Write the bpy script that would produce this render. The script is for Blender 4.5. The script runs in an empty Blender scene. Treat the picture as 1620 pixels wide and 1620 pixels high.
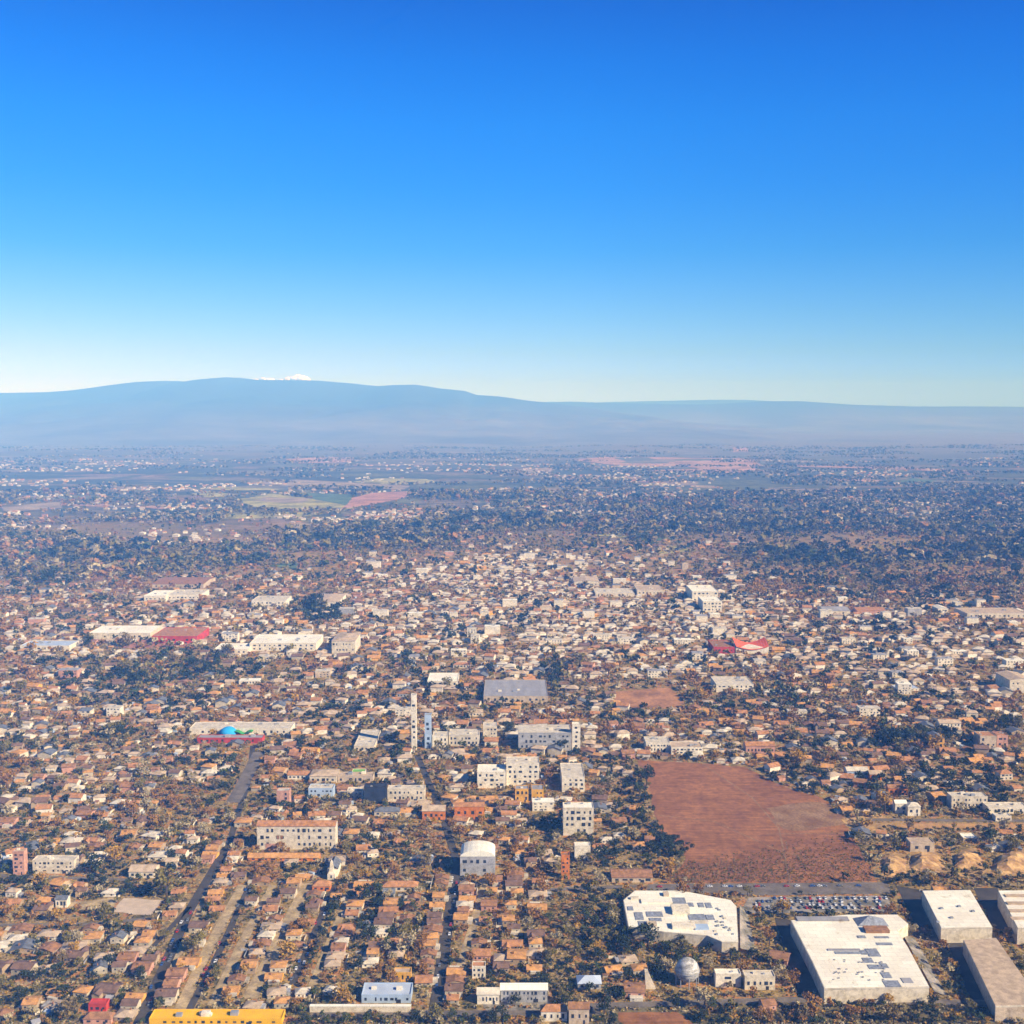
import bpy, math, random
import numpy as np
from mathutils import Vector, Matrix

# ------------------------------------------------------------------ camera, sky, sun, exposure
R = math.radians
sc = bpy.context.scene
COL = sc.collection
F = 1737.0            # focal length in pixels of the 1620 px frame
H = 400.0             # the camera's height above the plain
PITCH = math.atan(165.0 / F)
cd = bpy.data.cameras.new('camera'); cam = bpy.data.objects.new('camera', cd); COL.objects.link(cam)
cam.location = (0, 0, H); cam.rotation_euler = (math.pi / 2 - PITCH, 0, 0)
cd.sensor_width = 36; cd.lens = 36 * F / 1620; cd.clip_start = 1; cd.clip_end = 200000
sc.camera = cam

SUN_EL, SUN_AZ = R(32), R(-30)      # azimuth measured from +X (right), negative = towards the camera
sdir = Vector((math.cos(SUN_AZ) * math.cos(SUN_EL), math.sin(SUN_AZ) * math.cos(SUN_EL), math.sin(SUN_EL)))
sl = bpy.data.lights.new('sun', 'SUN'); sun = bpy.data.objects.new('sun', sl); COL.objects.link(sun)
sl.energy = 5.0; sl.angle = R(0.5); sl.color = (1.0, 0.92, 0.82)
sun.rotation_euler = (-sdir).to_track_quat('-Z', 'Y').to_euler()

w = bpy.data.worlds.new('World'); sc.world = w; w.use_nodes = True
nt = w.node_tree; nt.nodes.clear()
def N(tree, typ, **kw):
    n = tree.nodes.new(typ)
    for k, v in kw.items(): setattr(n, k, v)
    return n
def ramp(tree, stops, interp='LINEAR'):
    n = tree.nodes.new('ShaderNodeValToRGB'); cr = n.color_ramp; cr.interpolation = interp
    while len(cr.elements) > 1: cr.elements.remove(cr.elements[-1])
    cr.elements[0].position = stops[0][0]; cr.elements[0].color = (*stops[0][1], 1)
    for p, c in stops[1:]:
        e = cr.elements.new(p); e.color = (*c, 1)
    return n
out = N(nt, 'ShaderNodeOutputWorld'); bg = N(nt, 'ShaderNodeBackground'); sky = N(nt, 'ShaderNodeTexSky')
sky.sky_type = 'NISHITA'; sky.sun_disc = False; sky.sun_elevation = SUN_EL
sky.sun_rotation = math.atan2(sdir.x, sdir.y); sky.altitude = 400; sky.air_density = 1.0; sky.dust_density = 0.4; sky.ozone_density = 2.5
tc = N(nt, 'ShaderNodeTexCoord'); sx = N(nt, 'ShaderNodeSeparateXYZ')
nt.links.new(tc.outputs['Generated'], sx.inputs[0])
mr = N(nt, 'ShaderNodeMapRange'); mr.inputs[1].default_value = 0.0; mr.inputs[2].default_value = 0.5
nt.links.new(sx.outputs['Z'], mr.inputs[0])
SKY_TINT = [(0.0171, (0.5613, 0.9087, 3.3753)), (0.0512, (0.4579, 0.6896, 2.112)), (0.0964, (0.3939, 0.5812, 1.0997)), (0.1636, (0.2783, 0.5277, 0.9961)), (0.2733, (0.1121, 0.4636, 0.9788)), (0.3794, (0.0471, 0.4428, 1.0535)), (0.4813, (0.0208, 0.4363, 1.0946)), (0.5783, (0.003, 0.3781, 1.0602)), (0.6611, (0.001, 0.301, 0.9501)), (1.0, (0.0005, 0.1354, 0.4275))]
rp = ramp(nt, SKY_TINT)
nt.links.new(mr.outputs[0], rp.inputs[0])
mx = N(nt, 'ShaderNodeMix', data_type='RGBA', blend_type='MULTIPLY'); mx.inputs[0].default_value = 1.0
nt.links.new(sky.outputs[0], mx.inputs[6]); nt.links.new(rp.outputs[0], mx.inputs[7])
# the sky is paler towards the left and deeper towards the right
mrx = N(nt, 'ShaderNodeMapRange'); mrx.inputs[1].default_value = -0.5; mrx.inputs[2].default_value = 0.5; nt.links.new(sx.outputs['X'], mrx.inputs[0])
rx_ = ramp(nt, [(0.0, (1.22, .93, .90)), (0.25, (1.12, .98, .96)), (0.55, (1.0, 1.0, 1.0)), (1.0, (0.6, 0.82, 0.92))]); nt.links.new(mrx.outputs[0], rx_.inputs[0])
mx2 = N(nt, 'ShaderNodeMix', data_type='RGBA', blend_type='MULTIPLY'); mx2.inputs[0].default_value = 1.0
nt.links.new(mx.outputs[2], mx2.inputs[6]); nt.links.new(rx_.outputs[0], mx2.inputs[7]); nt.links.new(mx2.outputs[2], bg.inputs[0]); bg.inputs[1].default_value = 0.12
nt.links.new(bg.outputs[0], out.inputs[0])

sc.view_settings.view_transform = 'Standard'; sc.view_settings.look = 'None'
sc.view_settings.gamma = 1; sc.view_settings.use_curve_mapping = False
sc.view_settings.exposure = 0.70
sc.render.engine = 'CYCLES'
cy = sc.cycles; cy.use_denoising = True; cy.max_bounces = 4; cy.diffuse_bounces = 2; cy.glossy_bounces = 1
cy.transmission_bounces = 1; cy.volume_bounces = 0; cy.transparent_max_bounces = 4; cy.caustics_reflective = False; cy.caustics_refractive = False
cy.use_adaptive_sampling = True; cy.adaptive_threshold = 0.02

HAZE_DENSITY = 1.25e-4
HAZE_COLOR = (0.12, 0.36, 0.95)

rng = random.Random(7); nr = np.random.RandomState(7)

# ------------------------------------------------------------------ picture <-> ground
cp, sp = math.cos(PITCH), math.sin(PITCH)
def ray(px, py):
    u = (px - 810) / F; v = (810 - py) / F
    return u, cp + v * sp, -sp + v * cp
def G(px, py, z=0.0):
    u, dy, dz = ray(px, py); t = (H - z) / -dz
    return u * t, dy * t
def Zat(py, Y):                     # height of a point at depth Y that is seen in row py
    u, dy, dz = ray(810, py); return H + Y / dy * dz
def P(x, y, z=0.0):
    c = y * cp - (z - H) * sp; return 810 + F * x / c, 810 - F * (y * sp + (z - H) * cp) / c

# ------------------------------------------------------------------ materials
def mat(name, col, rough=0.85, var=0.25, scale=0.15, col2=None, scale2=1.3, spec=0.2, metallic=0.0, stretch=None, bump=0.0):
    m = bpy.data.materials.new(name); m.use_nodes = True; t = m.node_tree; t.nodes.clear()
    o = N(t, 'ShaderNodeOutputMaterial'); b = N(t, 'ShaderNodeBsdfPrincipled')
    b.inputs['Roughness'].default_value = rough; b.inputs['Metallic'].default_value = metallic
    b.inputs['Specular IOR Level'].default_value = spec
    g = N(t, 'ShaderNodeNewGeometry'); mp = N(t, 'ShaderNodeMapping')
    t.links.new(g.outputs['Position'], mp.inputs[0])
    if stretch: mp.inputs['Scale'].default_value = stretch
    n1 = N(t, 'ShaderNodeTexNoise'); n1.inputs['Scale'].default_value = scale; n1.inputs['Detail'].default_value = 4
    n2 = N(t, 'ShaderNodeTexNoise'); n2.inputs['Scale'].default_value = scale2; n2.inputs['Detail'].default_value = 3
    t.links.new(mp.outputs[0], n1.inputs['Vector']); t.links.new(mp.outputs[0], n2.inputs['Vector'])
    c2 = col2 or tuple(c * (1 - var) for c in col); c1 = tuple(min(0.9, c * (1 + var * 0.5)) for c in col)
    r1 = ramp(t, [(0.36, c2), (0.64, c1)]); t.links.new(n1.outputs['Fac'], r1.inputs[0])
    r2 = ramp(t, [(0.3, (1 - var,) * 3), (0.7, (1.0,) * 3)]); t.links.new(n2.outputs['Fac'], r2.inputs[0])
    mm = N(t, 'ShaderNodeMix', data_type='RGBA', blend_type='MULTIPLY'); mm.inputs[0].default_value = 1
    t.links.new(r1.outputs[0], mm.inputs[6]); t.links.new(r2.outputs[0], mm.inputs[7])
    t.links.new(mm.outputs[2], b.inputs['Base Color'])
    if bump:
        bp = N(t, 'ShaderNodeBump'); bp.inputs['Strength'].default_value = bump; bp.inputs['Distance'].default_value = 1.0
        t.links.new(n2.outputs['Fac'], bp.inputs['Height']); t.links.new(bp.outputs[0], b.inputs['Normal'])
    t.links.new(b.outputs[0], o.inputs[0]); return m

M = {}
M['white'] = mat('white_plaster', (0.82, 0.73, 0.56), var=0.14, scale=0.12, scale2=0.9)
M['cream'] = mat('cream_plaster', (0.72, 0.62, 0.45), var=0.16, scale=0.2)
M['beige'] = mat('beige_plaster', (0.58, 0.46, 0.32), var=0.2)
M['salmon'] = mat('salmon_plaster', (0.62, 0.33, 0.22), var=0.2)
M['houseplaster'] = mat('weathered_plaster', (0.66, 0.56, 0.39), var=0.35, scale=0.08)
M['housetan'] = mat('tan_plaster', (0.46, 0.33, 0.19), var=0.3, scale=0.08)
M['ochre'] = mat('ochre_plaster', (0.78, 0.42, 0.07), var=0.16)
M['yellow'] = mat('yellow_sheet', (0.86, 0.46, 0.01), var=0.10, scale=0.06)
M['orange'] = mat('orange_render', (0.72, 0.23, 0.04), var=0.22)
M['red'] = mat('red_paint', (0.55, 0.06, 0.04), var=0.25)
M['greywall'] = mat('grey_concrete', (0.42, 0.41, 0.40), var=0.2)
M['darkwall'] = mat('dark_cladding', (0.035, 0.04, 0.055), var=0.3)
M['bluewall'] = mat('pale_blue_sheet', (0.40, 0.50, 0.62), var=0.12, spec=0.4, rough=0.5)
M['lime'] = mat('lime_felt', (0.22, 0.50, 0.08), var=0.2)
M['whiteroof'] = mat('white_membrane', (0.90, 0.84, 0.68), var=0.08, scale=0.035, scale2=0.35, col2=(0.82, 0.75, 0.60))
M['greyroof'] = mat('grey_sheet_roof', (0.36, 0.35, 0.36), var=0.16, scale=0.1, stretch=(1, .2, 1))
M['blueroof'] = mat('blue_grey_sheet_roof', (0.46, 0.52, 0.60), var=0.12, scale=0.1, rough=0.5, spec=0.4)
M['terracotta'] = mat('terracotta_tiles', (0.50, 0.235, 0.095), var=0.32, scale=0.3, scale2=1.6)
M['rusttile'] = mat('rust_tiles', (0.37, 0.185, 0.085), var=0.32, scale=0.3, scale2=1.6)
M['orangetile'] = mat('orange_tiles', (0.62, 0.31, 0.10), var=0.28, scale=0.3, scale2=1.6)
M['browntile'] = mat('brown_tiles', (0.22, 0.13, 0.085), var=0.3, scale=0.3)
M['tantile'] = mat('sandy_roof', (0.55, 0.41, 0.27), var=0.24, scale=0.2)
M['greytile'] = mat('slate_roof', (0.17, 0.18, 0.20), var=0.3, scale=0.3)
M['paleroof'] = mat('pale_roof', (0.68, 0.60, 0.46), var=0.2, scale=0.2)
M['glass'] = mat('window_glass', (0.035, 0.05, 0.075), var=0.3, rough=0.25, spec=0.5)
M['panel'] = mat('roof_panel', (0.30, 0.32, 0.36), var=0.35, rough=0.7, spec=0.4, scale=0.5)
M['metal'] = mat('grey_metal', (0.38, 0.39, 0.40), var=0.15, rough=0.5, metallic=0.3)
M['bark'] = mat('bark', (0.10, 0.07, 0.05), var=0.3)
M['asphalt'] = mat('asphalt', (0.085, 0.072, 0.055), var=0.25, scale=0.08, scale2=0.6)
M['worn'] = mat('worn_asphalt', (0.20, 0.165, 0.125), var=0.3, scale=0.08, scale2=0.5)
M['verge'] = mat('sandy_verge', (0.50, 0.37, 0.19), var=0.35, scale=0.1, scale2=0.5)
M['gravel'] = mat('gravel', (0.36, 0.31, 0.25), var=0.35, scale=0.1, scale2=0.6, col2=(0.15, 0.14, 0.10))
M['blue'] = mat('bright_blue_roof', (0.03, 0.36, 0.72), var=0.1)
M['green_roof'] = mat('green_roof', (0.05, 0.30, 0.08), var=0.15)
M['carwhite'] = mat('white_car_paint', (0.75, 0.75, 0.74), var=0.05, rough=0.3, spec=0.5)
M['carred'] = mat('red_car_paint', (0.45, 0.03, 0.02), var=0.05, rough=0.3, spec=0.5)
M['cargrey'] = mat('grey_car_paint', (0.18, 0.19, 0.2), var=0.05, rough=0.3, spec=0.5)
M['carblue'] = mat('blue_car_paint', (0.04, 0.10, 0.3), var=0.05, rough=0.3, spec=0.5)
M['rubber'] = mat('rubber', (0.02, 0.02, 0.02), var=0.1)
LEAF = {
 'dark green': mat('leaves_dark_green', (0.042, 0.056, 0.022), var=0.4, scale=0.3),
 'green': mat('leaves_green', (0.085, 0.105, 0.026), var=0.4, scale=0.3),
 'olive': mat('leaves_olive', (0.24, 0.19, 0.045), var=0.35, scale=0.3),
 'golden': mat('leaves_golden', (0.52, 0.29, 0.04), var=0.35, scale=0.3),
 'rusty': mat('leaves_rusty', (0.38, 0.19, 0.045), var=0.35, scale=0.3),
 'brown': mat('leaves_brown', (0.26, 0.185, 0.07), var=0.35, scale=0.3),
 'pale': mat('twigs_pale', (0.50, 0.40, 0.21), var=0.3, scale=0.3),
}

# the plain: town soil near, patchwork of dry fields and woods far
def ground_material():
    m = bpy.data.materials.new('plain'); m.use_nodes = True; t = m.node_tree; t.nodes.clear()
    o = N(t, 'ShaderNodeOutputMaterial'); b = N(t, 'ShaderNodeBsdfPrincipled'); b.inputs['Roughness'].default_value = 0.95
    b.inputs['Specular IOR Level'].default_value = 0.1
    g = N(t, 'ShaderNodeNewGeometry')
    def noise(s, d=5, st=None, rough=0.55):
        n = N(t, 'ShaderNodeTexNoise'); n.inputs['Scale'].default_value = s; n.inputs['Detail'].default_value = d; n.inputs['Roughness'].default_value = rough
        mp = N(t, 'ShaderNodeMapping'); t.links.new(g.outputs['Position'], mp.inputs[0])
        if st: mp.inputs['Scale'].default_value = st
        t.links.new(mp.outputs[0], n.inputs['Vector']); return n
    def mix(a, bb, f=1.0, mode='MIX', fac=None):
        x = N(t, 'ShaderNodeMix', data_type='RGBA', blend_type=mode); x.inputs[0].default_value = f
        if fac is not None: t.links.new(fac, x.inputs[0])
        t.links.new(a, x.inputs[6]); t.links.new(bb, x.inputs[7]); return x.outputs[2]
    n1 = noise(0.05, 6)
    near = ramp(t, [(0.30, (0.09, 0.08, 0.03)), (0.40, (0.22, 0.165, 0.055)), (0.47, (0.42, 0.29, 0.12)), (0.53, (0.30, 0.22, 0.08)), (0.58, (0.50, 0.22, 0.065)), (0.64, (0.36, 0.28, 0.16)), (0.74, (0.58, 0.47, 0.30))])
    t.links.new(n1.outputs['Fac'], near.inputs[0])
    n2 = noise(0.45, 4); r2 = ramp(t, [(0.3, (0.40, 0.40, 0.42)), (0.7, (1.2, 1.15, 1.05))]); t.links.new(n2.outputs['Fac'], r2.inputs[0])
    nearc = mix(near.outputs[0], r2.outputs[0], 1, 'MULTIPLY')
    # countryside
    vo = N(t, 'ShaderNodeTexVoronoi'); vo.inputs['Scale'].default_value = 1 / 260.
    mp = N(t, 'ShaderNodeMapping'); mp.inputs['Scale'].default_value = (1, .55, 1)
    nd = noise(1 / 300., 4); ad = N(t, 'ShaderNodeMix', data_type='VECTOR'); ad.inputs[0].default_value = 1
    va = N(t, 'ShaderNodeVectorMath', operation='SCALE'); va.inputs['Scale'].default_value = 260
    t.links.new(nd.outputs['Color'], va.inputs[0]); vb = N(t, 'ShaderNodeVectorMath', operation='ADD')
    t.links.new(g.outputs['Position'], vb.inputs[0]); t.links.new(va.outputs[0], vb.inputs[1])
    t.links.new(vb.outputs[0], mp.inputs[0]); t.links.new(mp.outputs[0], vo.inputs['Vector'])
    ss = N(t, 'ShaderNodeSeparateColor'); t.links.new(vo.outputs['Color'], ss.inputs[0])
    fields = ramp(t, [(0.0, (0.11, 0.11, 0.05)), (0.22, (0.17, 0.16, 0.06)), (0.40, (0.22, 0.18, 0.09)), (0.55, (0.22, 0.165, 0.09)), (0.68, (0.13, 0.13, 0.055)), (0.80, (0.26, 0.17, 0.095)), (0.93, (0.30, 0.22, 0.13))], 'CONSTANT')
    t.links.new(ss.outputs[0], fields.inputs[0])
    nf = noise(1 / 60., 6, rough=0.7); rf = ramp(t, [(0.35, (0.45,) * 3), (0.65, (1.3,) * 3)]); t.links.new(nf.outputs['Fac'], rf.inputs[0])
    fc = mix(fields.outputs[0], rf.outputs[0], 1, 'MULTIPLY')
    wood = N(t, 'ShaderNodeRGB'); wood.outputs[0].default_value = (0.075, 0.078, 0.045, 1)
    nw = noise(1 / 500., 7, (0.6, 1.5, 1), 0.65); rw = ramp(t, [(0.47, (0,) * 3), (0.53, (1,) * 3)]); t.links.new(nw.outputs['Fac'], rw.inputs[0])
    far = mix(fc, wood.outputs[0], fac=rw.outputs[0])
    sy = N(t, 'ShaderNodeSeparateXYZ'); t.links.new(g.outputs['Position'], sy.inputs[0])
    jit = noise(1 / 400., 3); ja = N(t, 'ShaderNodeMath', operation='MULTIPLY_ADD'); ja.inputs[1].default_value = 1600
    t.links.new(jit.outputs['Fac'], ja.inputs[0]); t.links.new(sy.outputs['Y'], ja.inputs[2])
    md = N(t, 'ShaderNodeMapRange'); md.inputs[1].default_value = 3900; md.inputs[2].default_value = 5000; t.links.new(ja.outputs[0], md.inputs[0])
    c = mix(nearc, far, fac=md.outputs[0])
    mist_tone = N(t, 'ShaderNodeRGB'); mist_tone.outputs[0].default_value = (0.20, 0.17, 0.125, 1); mq = N(t, 'ShaderNodeMapRange'); mq.inputs[1].default_value = 7600; mq.inputs[2].default_value = 12500; t.links.new(ja.outputs[0], mq.inputs[0])  # the far plain fades to a pale tone, mist painted into the ground
    c = mix(c, mist_tone.outputs[0], fac=mq.outputs[0])
    t.links.new(c, b.inputs['Base Color']); t.links.new(b.outputs[0], o.inputs[0]); return m
M['ground'] = ground_material()
M['hill'] = mat('misty_wooded_slopes', (0.20, 0.175, 0.135), var=0.22, scale=1 / 1500., scale2=1 / 300., col2=(0.145, 0.13, 0.10))  # pale base colour carries the mist at the foot of the hills

def add_seams(m, w_, h_, amt):
    t = m.node_tree; g = N(t, 'ShaderNodeNewGeometry'); br_ = N(t, 'ShaderNodeTexBrick'); t.links.new(g.outputs['Position'], br_.inputs['Vector'])
    br_.inputs['Scale'].default_value = 1; br_.inputs['Brick Width'].default_value = w_; br_.inputs['Row Height'].default_value = h_; br_.inputs['Mortar Size'].default_value = .16; br_.inputs['Mortar Smooth'].default_value = .4
    br_.inputs['Color1'].default_value = (1, 1, 1, 1); br_.inputs['Color2'].default_value = (.9, .89, .88, 1); br_.inputs['Mortar'].default_value = (amt, amt * .97, amt * .92, 1)
    n3 = N(t, 'ShaderNodeTexNoise'); n3.inputs['Scale'].default_value = .11; n3.inputs['Detail'].default_value = 7; n3.inputs['Roughness'].default_value = .7; t.links.new(g.outputs['Position'], n3.inputs['Vector'])
    r3 = ramp(t, [(.60, (1, 1, 1)), (.70, (.66, .58, .48))]); t.links.new(n3.outputs['Fac'], r3.inputs[0])
    b = [n for n in t.nodes if n.type == 'BSDF_PRINCIPLED'][0]; src = b.inputs['Base Color'].links[0].from_socket
    for q in (br_.outputs['Color'], r3.outputs[0]):
        mm = N(t, 'ShaderNodeMix', data_type='RGBA', blend_type='MULTIPLY'); mm.inputs[0].default_value = 1; t.links.new(src, mm.inputs[6]); t.links.new(q, mm.inputs[7]); src = mm.outputs[2]
    t.links.new(src, b.inputs['Base Color'])
add_seams(M['whiteroof'], 9, 5.5, .72); add_seams(M['paleroof'], 7, 5, .74); add_seams(M['greyroof'], 40, 1.6, .8)
def misty_slopes(m):
    # mist painted as a pale tone on the lower slopes, dark forest on the heights
    t = m.node_tree; g = N(t, 'ShaderNodeNewGeometry'); sp_ = N(t, 'ShaderNodeSeparateXYZ'); t.links.new(g.outputs['Position'], sp_.inputs[0])
    nz = N(t, 'ShaderNodeTexNoise'); nz.inputs['Scale'].default_value = 1 / 900.; nz.inputs['Detail'].default_value = 6; t.links.new(g.outputs['Position'], nz.inputs['Vector'])
    ma = N(t, 'ShaderNodeMath', operation='MULTIPLY_ADD'); ma.inputs[1].default_value = 260; t.links.new(nz.outputs['Fac'], ma.inputs[0]); t.links.new(sp_.outputs['Z'], ma.inputs[2])
    mr_ = N(t, 'ShaderNodeMapRange'); mr_.inputs[1].default_value = 260; mr_.inputs[2].default_value = 640; t.links.new(ma.outputs[0], mr_.inputs[0])
    b = [n for n in t.nodes if n.type == 'BSDF_PRINCIPLED'][0]; src = b.inputs['Base Color'].links[0].from_socket
    mm = N(t, 'ShaderNodeMix', data_type='RGBA'); t.links.new(mr_.outputs[0], mm.inputs[0]); t.links.new(src, mm.inputs[6]); mm.inputs[7].default_value = (0.065, 0.085, 0.06, 1); t.links.new(mm.outputs[2], b.inputs['Base Color'])
misty_slopes(M['hill'])
def furrow_material():
    m = mat('ploughed_soil', (0.37, 0.165, 0.062), var=0.20, scale=0.02, scale2=0.25, col2=(0.30, 0.13, 0.048), bump=0.3)
    t = m.node_tree; wv = N(t, 'ShaderNodeTexNoise'); wv.inputs['Scale'].default_value = 1.0; wv.inputs['Detail'].default_value = 3
    g = N(t, 'ShaderNodeNewGeometry'); mp = N(t, 'ShaderNodeMapping'); mp.inputs['Scale'].default_value = (0.02, 0.45, 1); mp.inputs['Rotation'].default_value = (0, 0, R(8))
    t.links.new(g.outputs['Position'], mp.inputs[0]); t.links.new(mp.outputs[0], wv.inputs['Vector'])
    b = [n for n in t.nodes if n.type == 'BSDF_PRINCIPLED'][0]; src = b.inputs['Base Color'].links[0].from_socket
    r = ramp(t, [(0.35, (0.78, 0.74, 0.74)), (0.65, (1.08, 1.05, 1.0))]); t.links.new(wv.outputs['Fac'], r.inputs[0])
    mm = N(t, 'ShaderNodeMix', data_type='RGBA', blend_type='MULTIPLY'); mm.inputs[0].default_value = 1
    t.links.new(src, mm.inputs[6]); t.links.new(r.outputs[0], mm.inputs[7]); t.links.new(mm.outputs[2], b.inputs['Base Color'])
    return m
M['furrow'] = furrow_material()
def speckle(m, sc_, lo, hi, a, b_):
    t = m.node_tree; g = N(t, 'ShaderNodeNewGeometry'); n3 = N(t, 'ShaderNodeTexNoise'); n3.inputs['Scale'].default_value = sc_; n3.inputs['Detail'].default_value = 8; n3.inputs['Roughness'].default_value = .75; t.links.new(g.outputs['Position'], n3.inputs['Vector'])
    r3 = ramp(t, [(a, lo), (b_, hi)]); t.links.new(n3.outputs['Fac'], r3.inputs[0]); b = [n for n in t.nodes if n.type == 'BSDF_PRINCIPLED'][0]; src = b.inputs['Base Color'].links[0].from_socket
    mm = N(t, 'ShaderNodeMix', data_type='RGBA', blend_type='MULTIPLY'); mm.inputs[0].default_value = 1; t.links.new(src, mm.inputs[6]); t.links.new(r3.outputs[0], mm.inputs[7]); t.links.new(mm.outputs[2], b.inputs['Base Color'])
speckle(M['furrow'], .10, (.62, .58, .56), (1.1, 1.1, 1.05), .36, .60)
for k_ in ('white', 'cream', 'beige', 'salmon', 'greywall', 'orange', 'ochre'): speckle(M[k_], .35, (.66, .62, .56), (1, 1, 1), .36, .52)

# ------------------------------------------------------------------ mesh helpers
def np_mesh(name, V, faces_flat, sizes, mats, mi=None):
    me = bpy.data.meshes.new(name); V = np.asarray(V, dtype=np.float32); ff = np.asarray(faces_flat, dtype=np.int32); sz = np.asarray(sizes, dtype=np.int32)
    me.vertices.add(len(V)); me.vertices.foreach_set('co', V.ravel())
    me.loops.add(len(ff)); me.loops.foreach_set('vertex_index', ff)
    me.polygons.add(len(sz)); st = np.zeros(len(sz), dtype=np.int32); st[1:] = np.cumsum(sz)[:-1]
    me.polygons.foreach_set('loop_start', st)
    try: me.polygons.foreach_set('loop_total', sz)
    except Exception: pass
    for m in mats: me.materials.append(m)
    if mi is not None: me.polygons.foreach_set('material_index', np.asarray(mi, dtype=np.int32))
    me.polygons.foreach_set('use_smooth', np.zeros(len(sz), dtype=bool))
    me.update(calc_edges=True); me.validate(); return me

class MB:
    def __init__(s): s.v = []; s.f = []; s.m = []
    def add(s, vs, fs, m=0):
        n = len(s.v); s.v += [tuple(v) for v in vs]; s.f += [tuple(i + n for i in f) for f in fs]; s.m += [m] * len(fs); return s
    def box(s, x0, x1, y0, y1, z0, z1, m=0, bottom=False):
        vs = [(x0, y0, z0), (x1, y0, z0), (x1, y1, z0), (x0, y1, z0), (x0, y0, z1), (x1, y0, z1), (x1, y1, z1), (x0, y1, z1)]
        fs = [(0, 1, 5, 4), (1, 2, 6, 5), (2, 3, 7, 6), (3, 0, 4, 7), (4, 5, 6, 7)]
        if bottom: fs.append((3, 2, 1, 0))
        return s.add(vs, fs, m)
    def gable(s, x0, x1, y0, y1, z0, h, axis='x', o=0.5, th=0.25, m=0):
        X0, X1, Y0, Y1 = x0 - o, x1 + o, y0 - o, y1 + o
        if axis == 'x':
            ym = (y0 + y1) / 2; a = [(X0, Y0, z0), (X0, ym, z0 + h), (X0, Y1, z0)]; b = [(X1, p[1], p[2]) for p in a]
        else:
            xm = (x0 + x1) / 2; a = [(X1, Y0, z0), (xm, Y0, z0 + h), (X0, Y0, z0)]; b = [(p[0], Y1, p[2]) for p in a]
            a = a[::-1]; b = b[::-1]; a, b = b, a
        vs = a + b + [(p[0], p[1], p[2] - th) for p in a + b]
        fs = [(0, 3, 4, 1), (1, 4, 5, 2), (6, 7, 10, 9), (7, 8, 11, 10), (0, 1, 7, 6), (1, 2, 8, 7), (3, 9, 10, 4), (4, 10, 11, 5), (0, 6, 9, 3), (2, 5, 11, 8)]
        return s.add(vs, fs, m)
    def hip(s, x0, x1, y0, y1, z0, h, o=0.5, th=0.2, m=0):
        X0, X1, Y0, Y1 = x0 - o, x1 + o, y0 - o, y1 + o; wx, wy = X1 - X0, Y1 - Y0
        if wx >= wy: r = [(X0 + wy / 2, (Y0 + Y1) / 2, z0 + h), (X1 - wy / 2, (Y0 + Y1) / 2, z0 + h)]; top = [(0, 1, 5, 4), (1, 2, 5), (2, 3, 4, 5), (3, 0, 4)]
        else: r = [((X0 + X1) / 2, Y0 + wx / 2, z0 + h), ((X0 + X1) / 2, Y1 - wx / 2, z0 + h)]; top = [(0, 1, 4), (1, 2, 5, 4), (2, 3, 5), (3, 0, 4, 5)]
        vs = [(X0, Y0, z0), (X1, Y0, z0), (X1, Y1, z0), (X0, Y1, z0)] + r + [(X0, Y0, z0 - th), (X1, Y0, z0 - th), (X1, Y1, z0 - th), (X0, Y1, z0 - th)]
        return s.add(vs, top + [(0, 6, 7, 1), (1, 7, 8, 2), (2, 8, 9, 3), (3, 9, 6, 0), (9, 8, 7, 6)], m)
    def prism(s, poly, z0, z1, m=0, top=True):
        n = len(poly); a = sum(poly[i][0] * poly[(i + 1) % n][1] - poly[(i + 1) % n][0] * poly[i][1] for i in range(n))
        if a < 0: poly = poly[::-1]
        vs = [(x, y, z0) for x, y in poly] + [(x, y, z1) for x, y in poly]
        fs = [(i, (i + 1) % n, n + (i + 1) % n, n + i) for i in range(n)]
        if top: fs.append(tuple(range(n, 2 * n)))
        return s.add(vs, fs, m)
    def lathe(s, cx, cy, prof, n=24, m=0):
        vs = []; fs = []
        for r, z in prof:
            for k in range(n): a = 2 * math.pi * (k + .5) / n; vs.append((cx + r * math.cos(a), cy + r * math.sin(a), z))
        for i in range(len(prof) - 1):
            for k in range(n): fs.append((i * n + k, i * n + (k + 1) % n, (i + 1) * n + (k + 1) % n, (i + 1) * n + k))
        return s.add(vs, fs, m)
    def tube(s, a, b, r0, r1=None, n=6, m=0):
        a, b = Vector(a), Vector(b); r1 = r0 if r1 is None else r1; d = (b - a).normalized(); u = d.orthogonal().normalized(); v = d.cross(u)
        vs = [tuple(p + (u * math.cos(2 * math.pi * k / n) + v * math.sin(2 * math.pi * k / n)) * r) for p, r in ((a, r0), (b, r1)) for k in range(n)]
        return s.add(vs, [(k, (k + 1) % n, n + (k + 1) % n, n + k) for k in range(n)] + [tuple(range(n, 2 * n))], m)
    def mesh(s, name, mats):
        ff = [i for f in s.f for i in f]; return np_mesh(name, s.v, ff, [len(f) for f in s.f], mats, s.m)
    def build(s, name, mats, parent=None, loc=(0, 0, 0)):
        if not isinstance(mats, (list, tuple)): mats = [mats]
        o = bpy.data.objects.new(name, s.mesh(name, mats)); COL.objects.link(o); o.parent = parent; o.location = loc; return o

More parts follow.
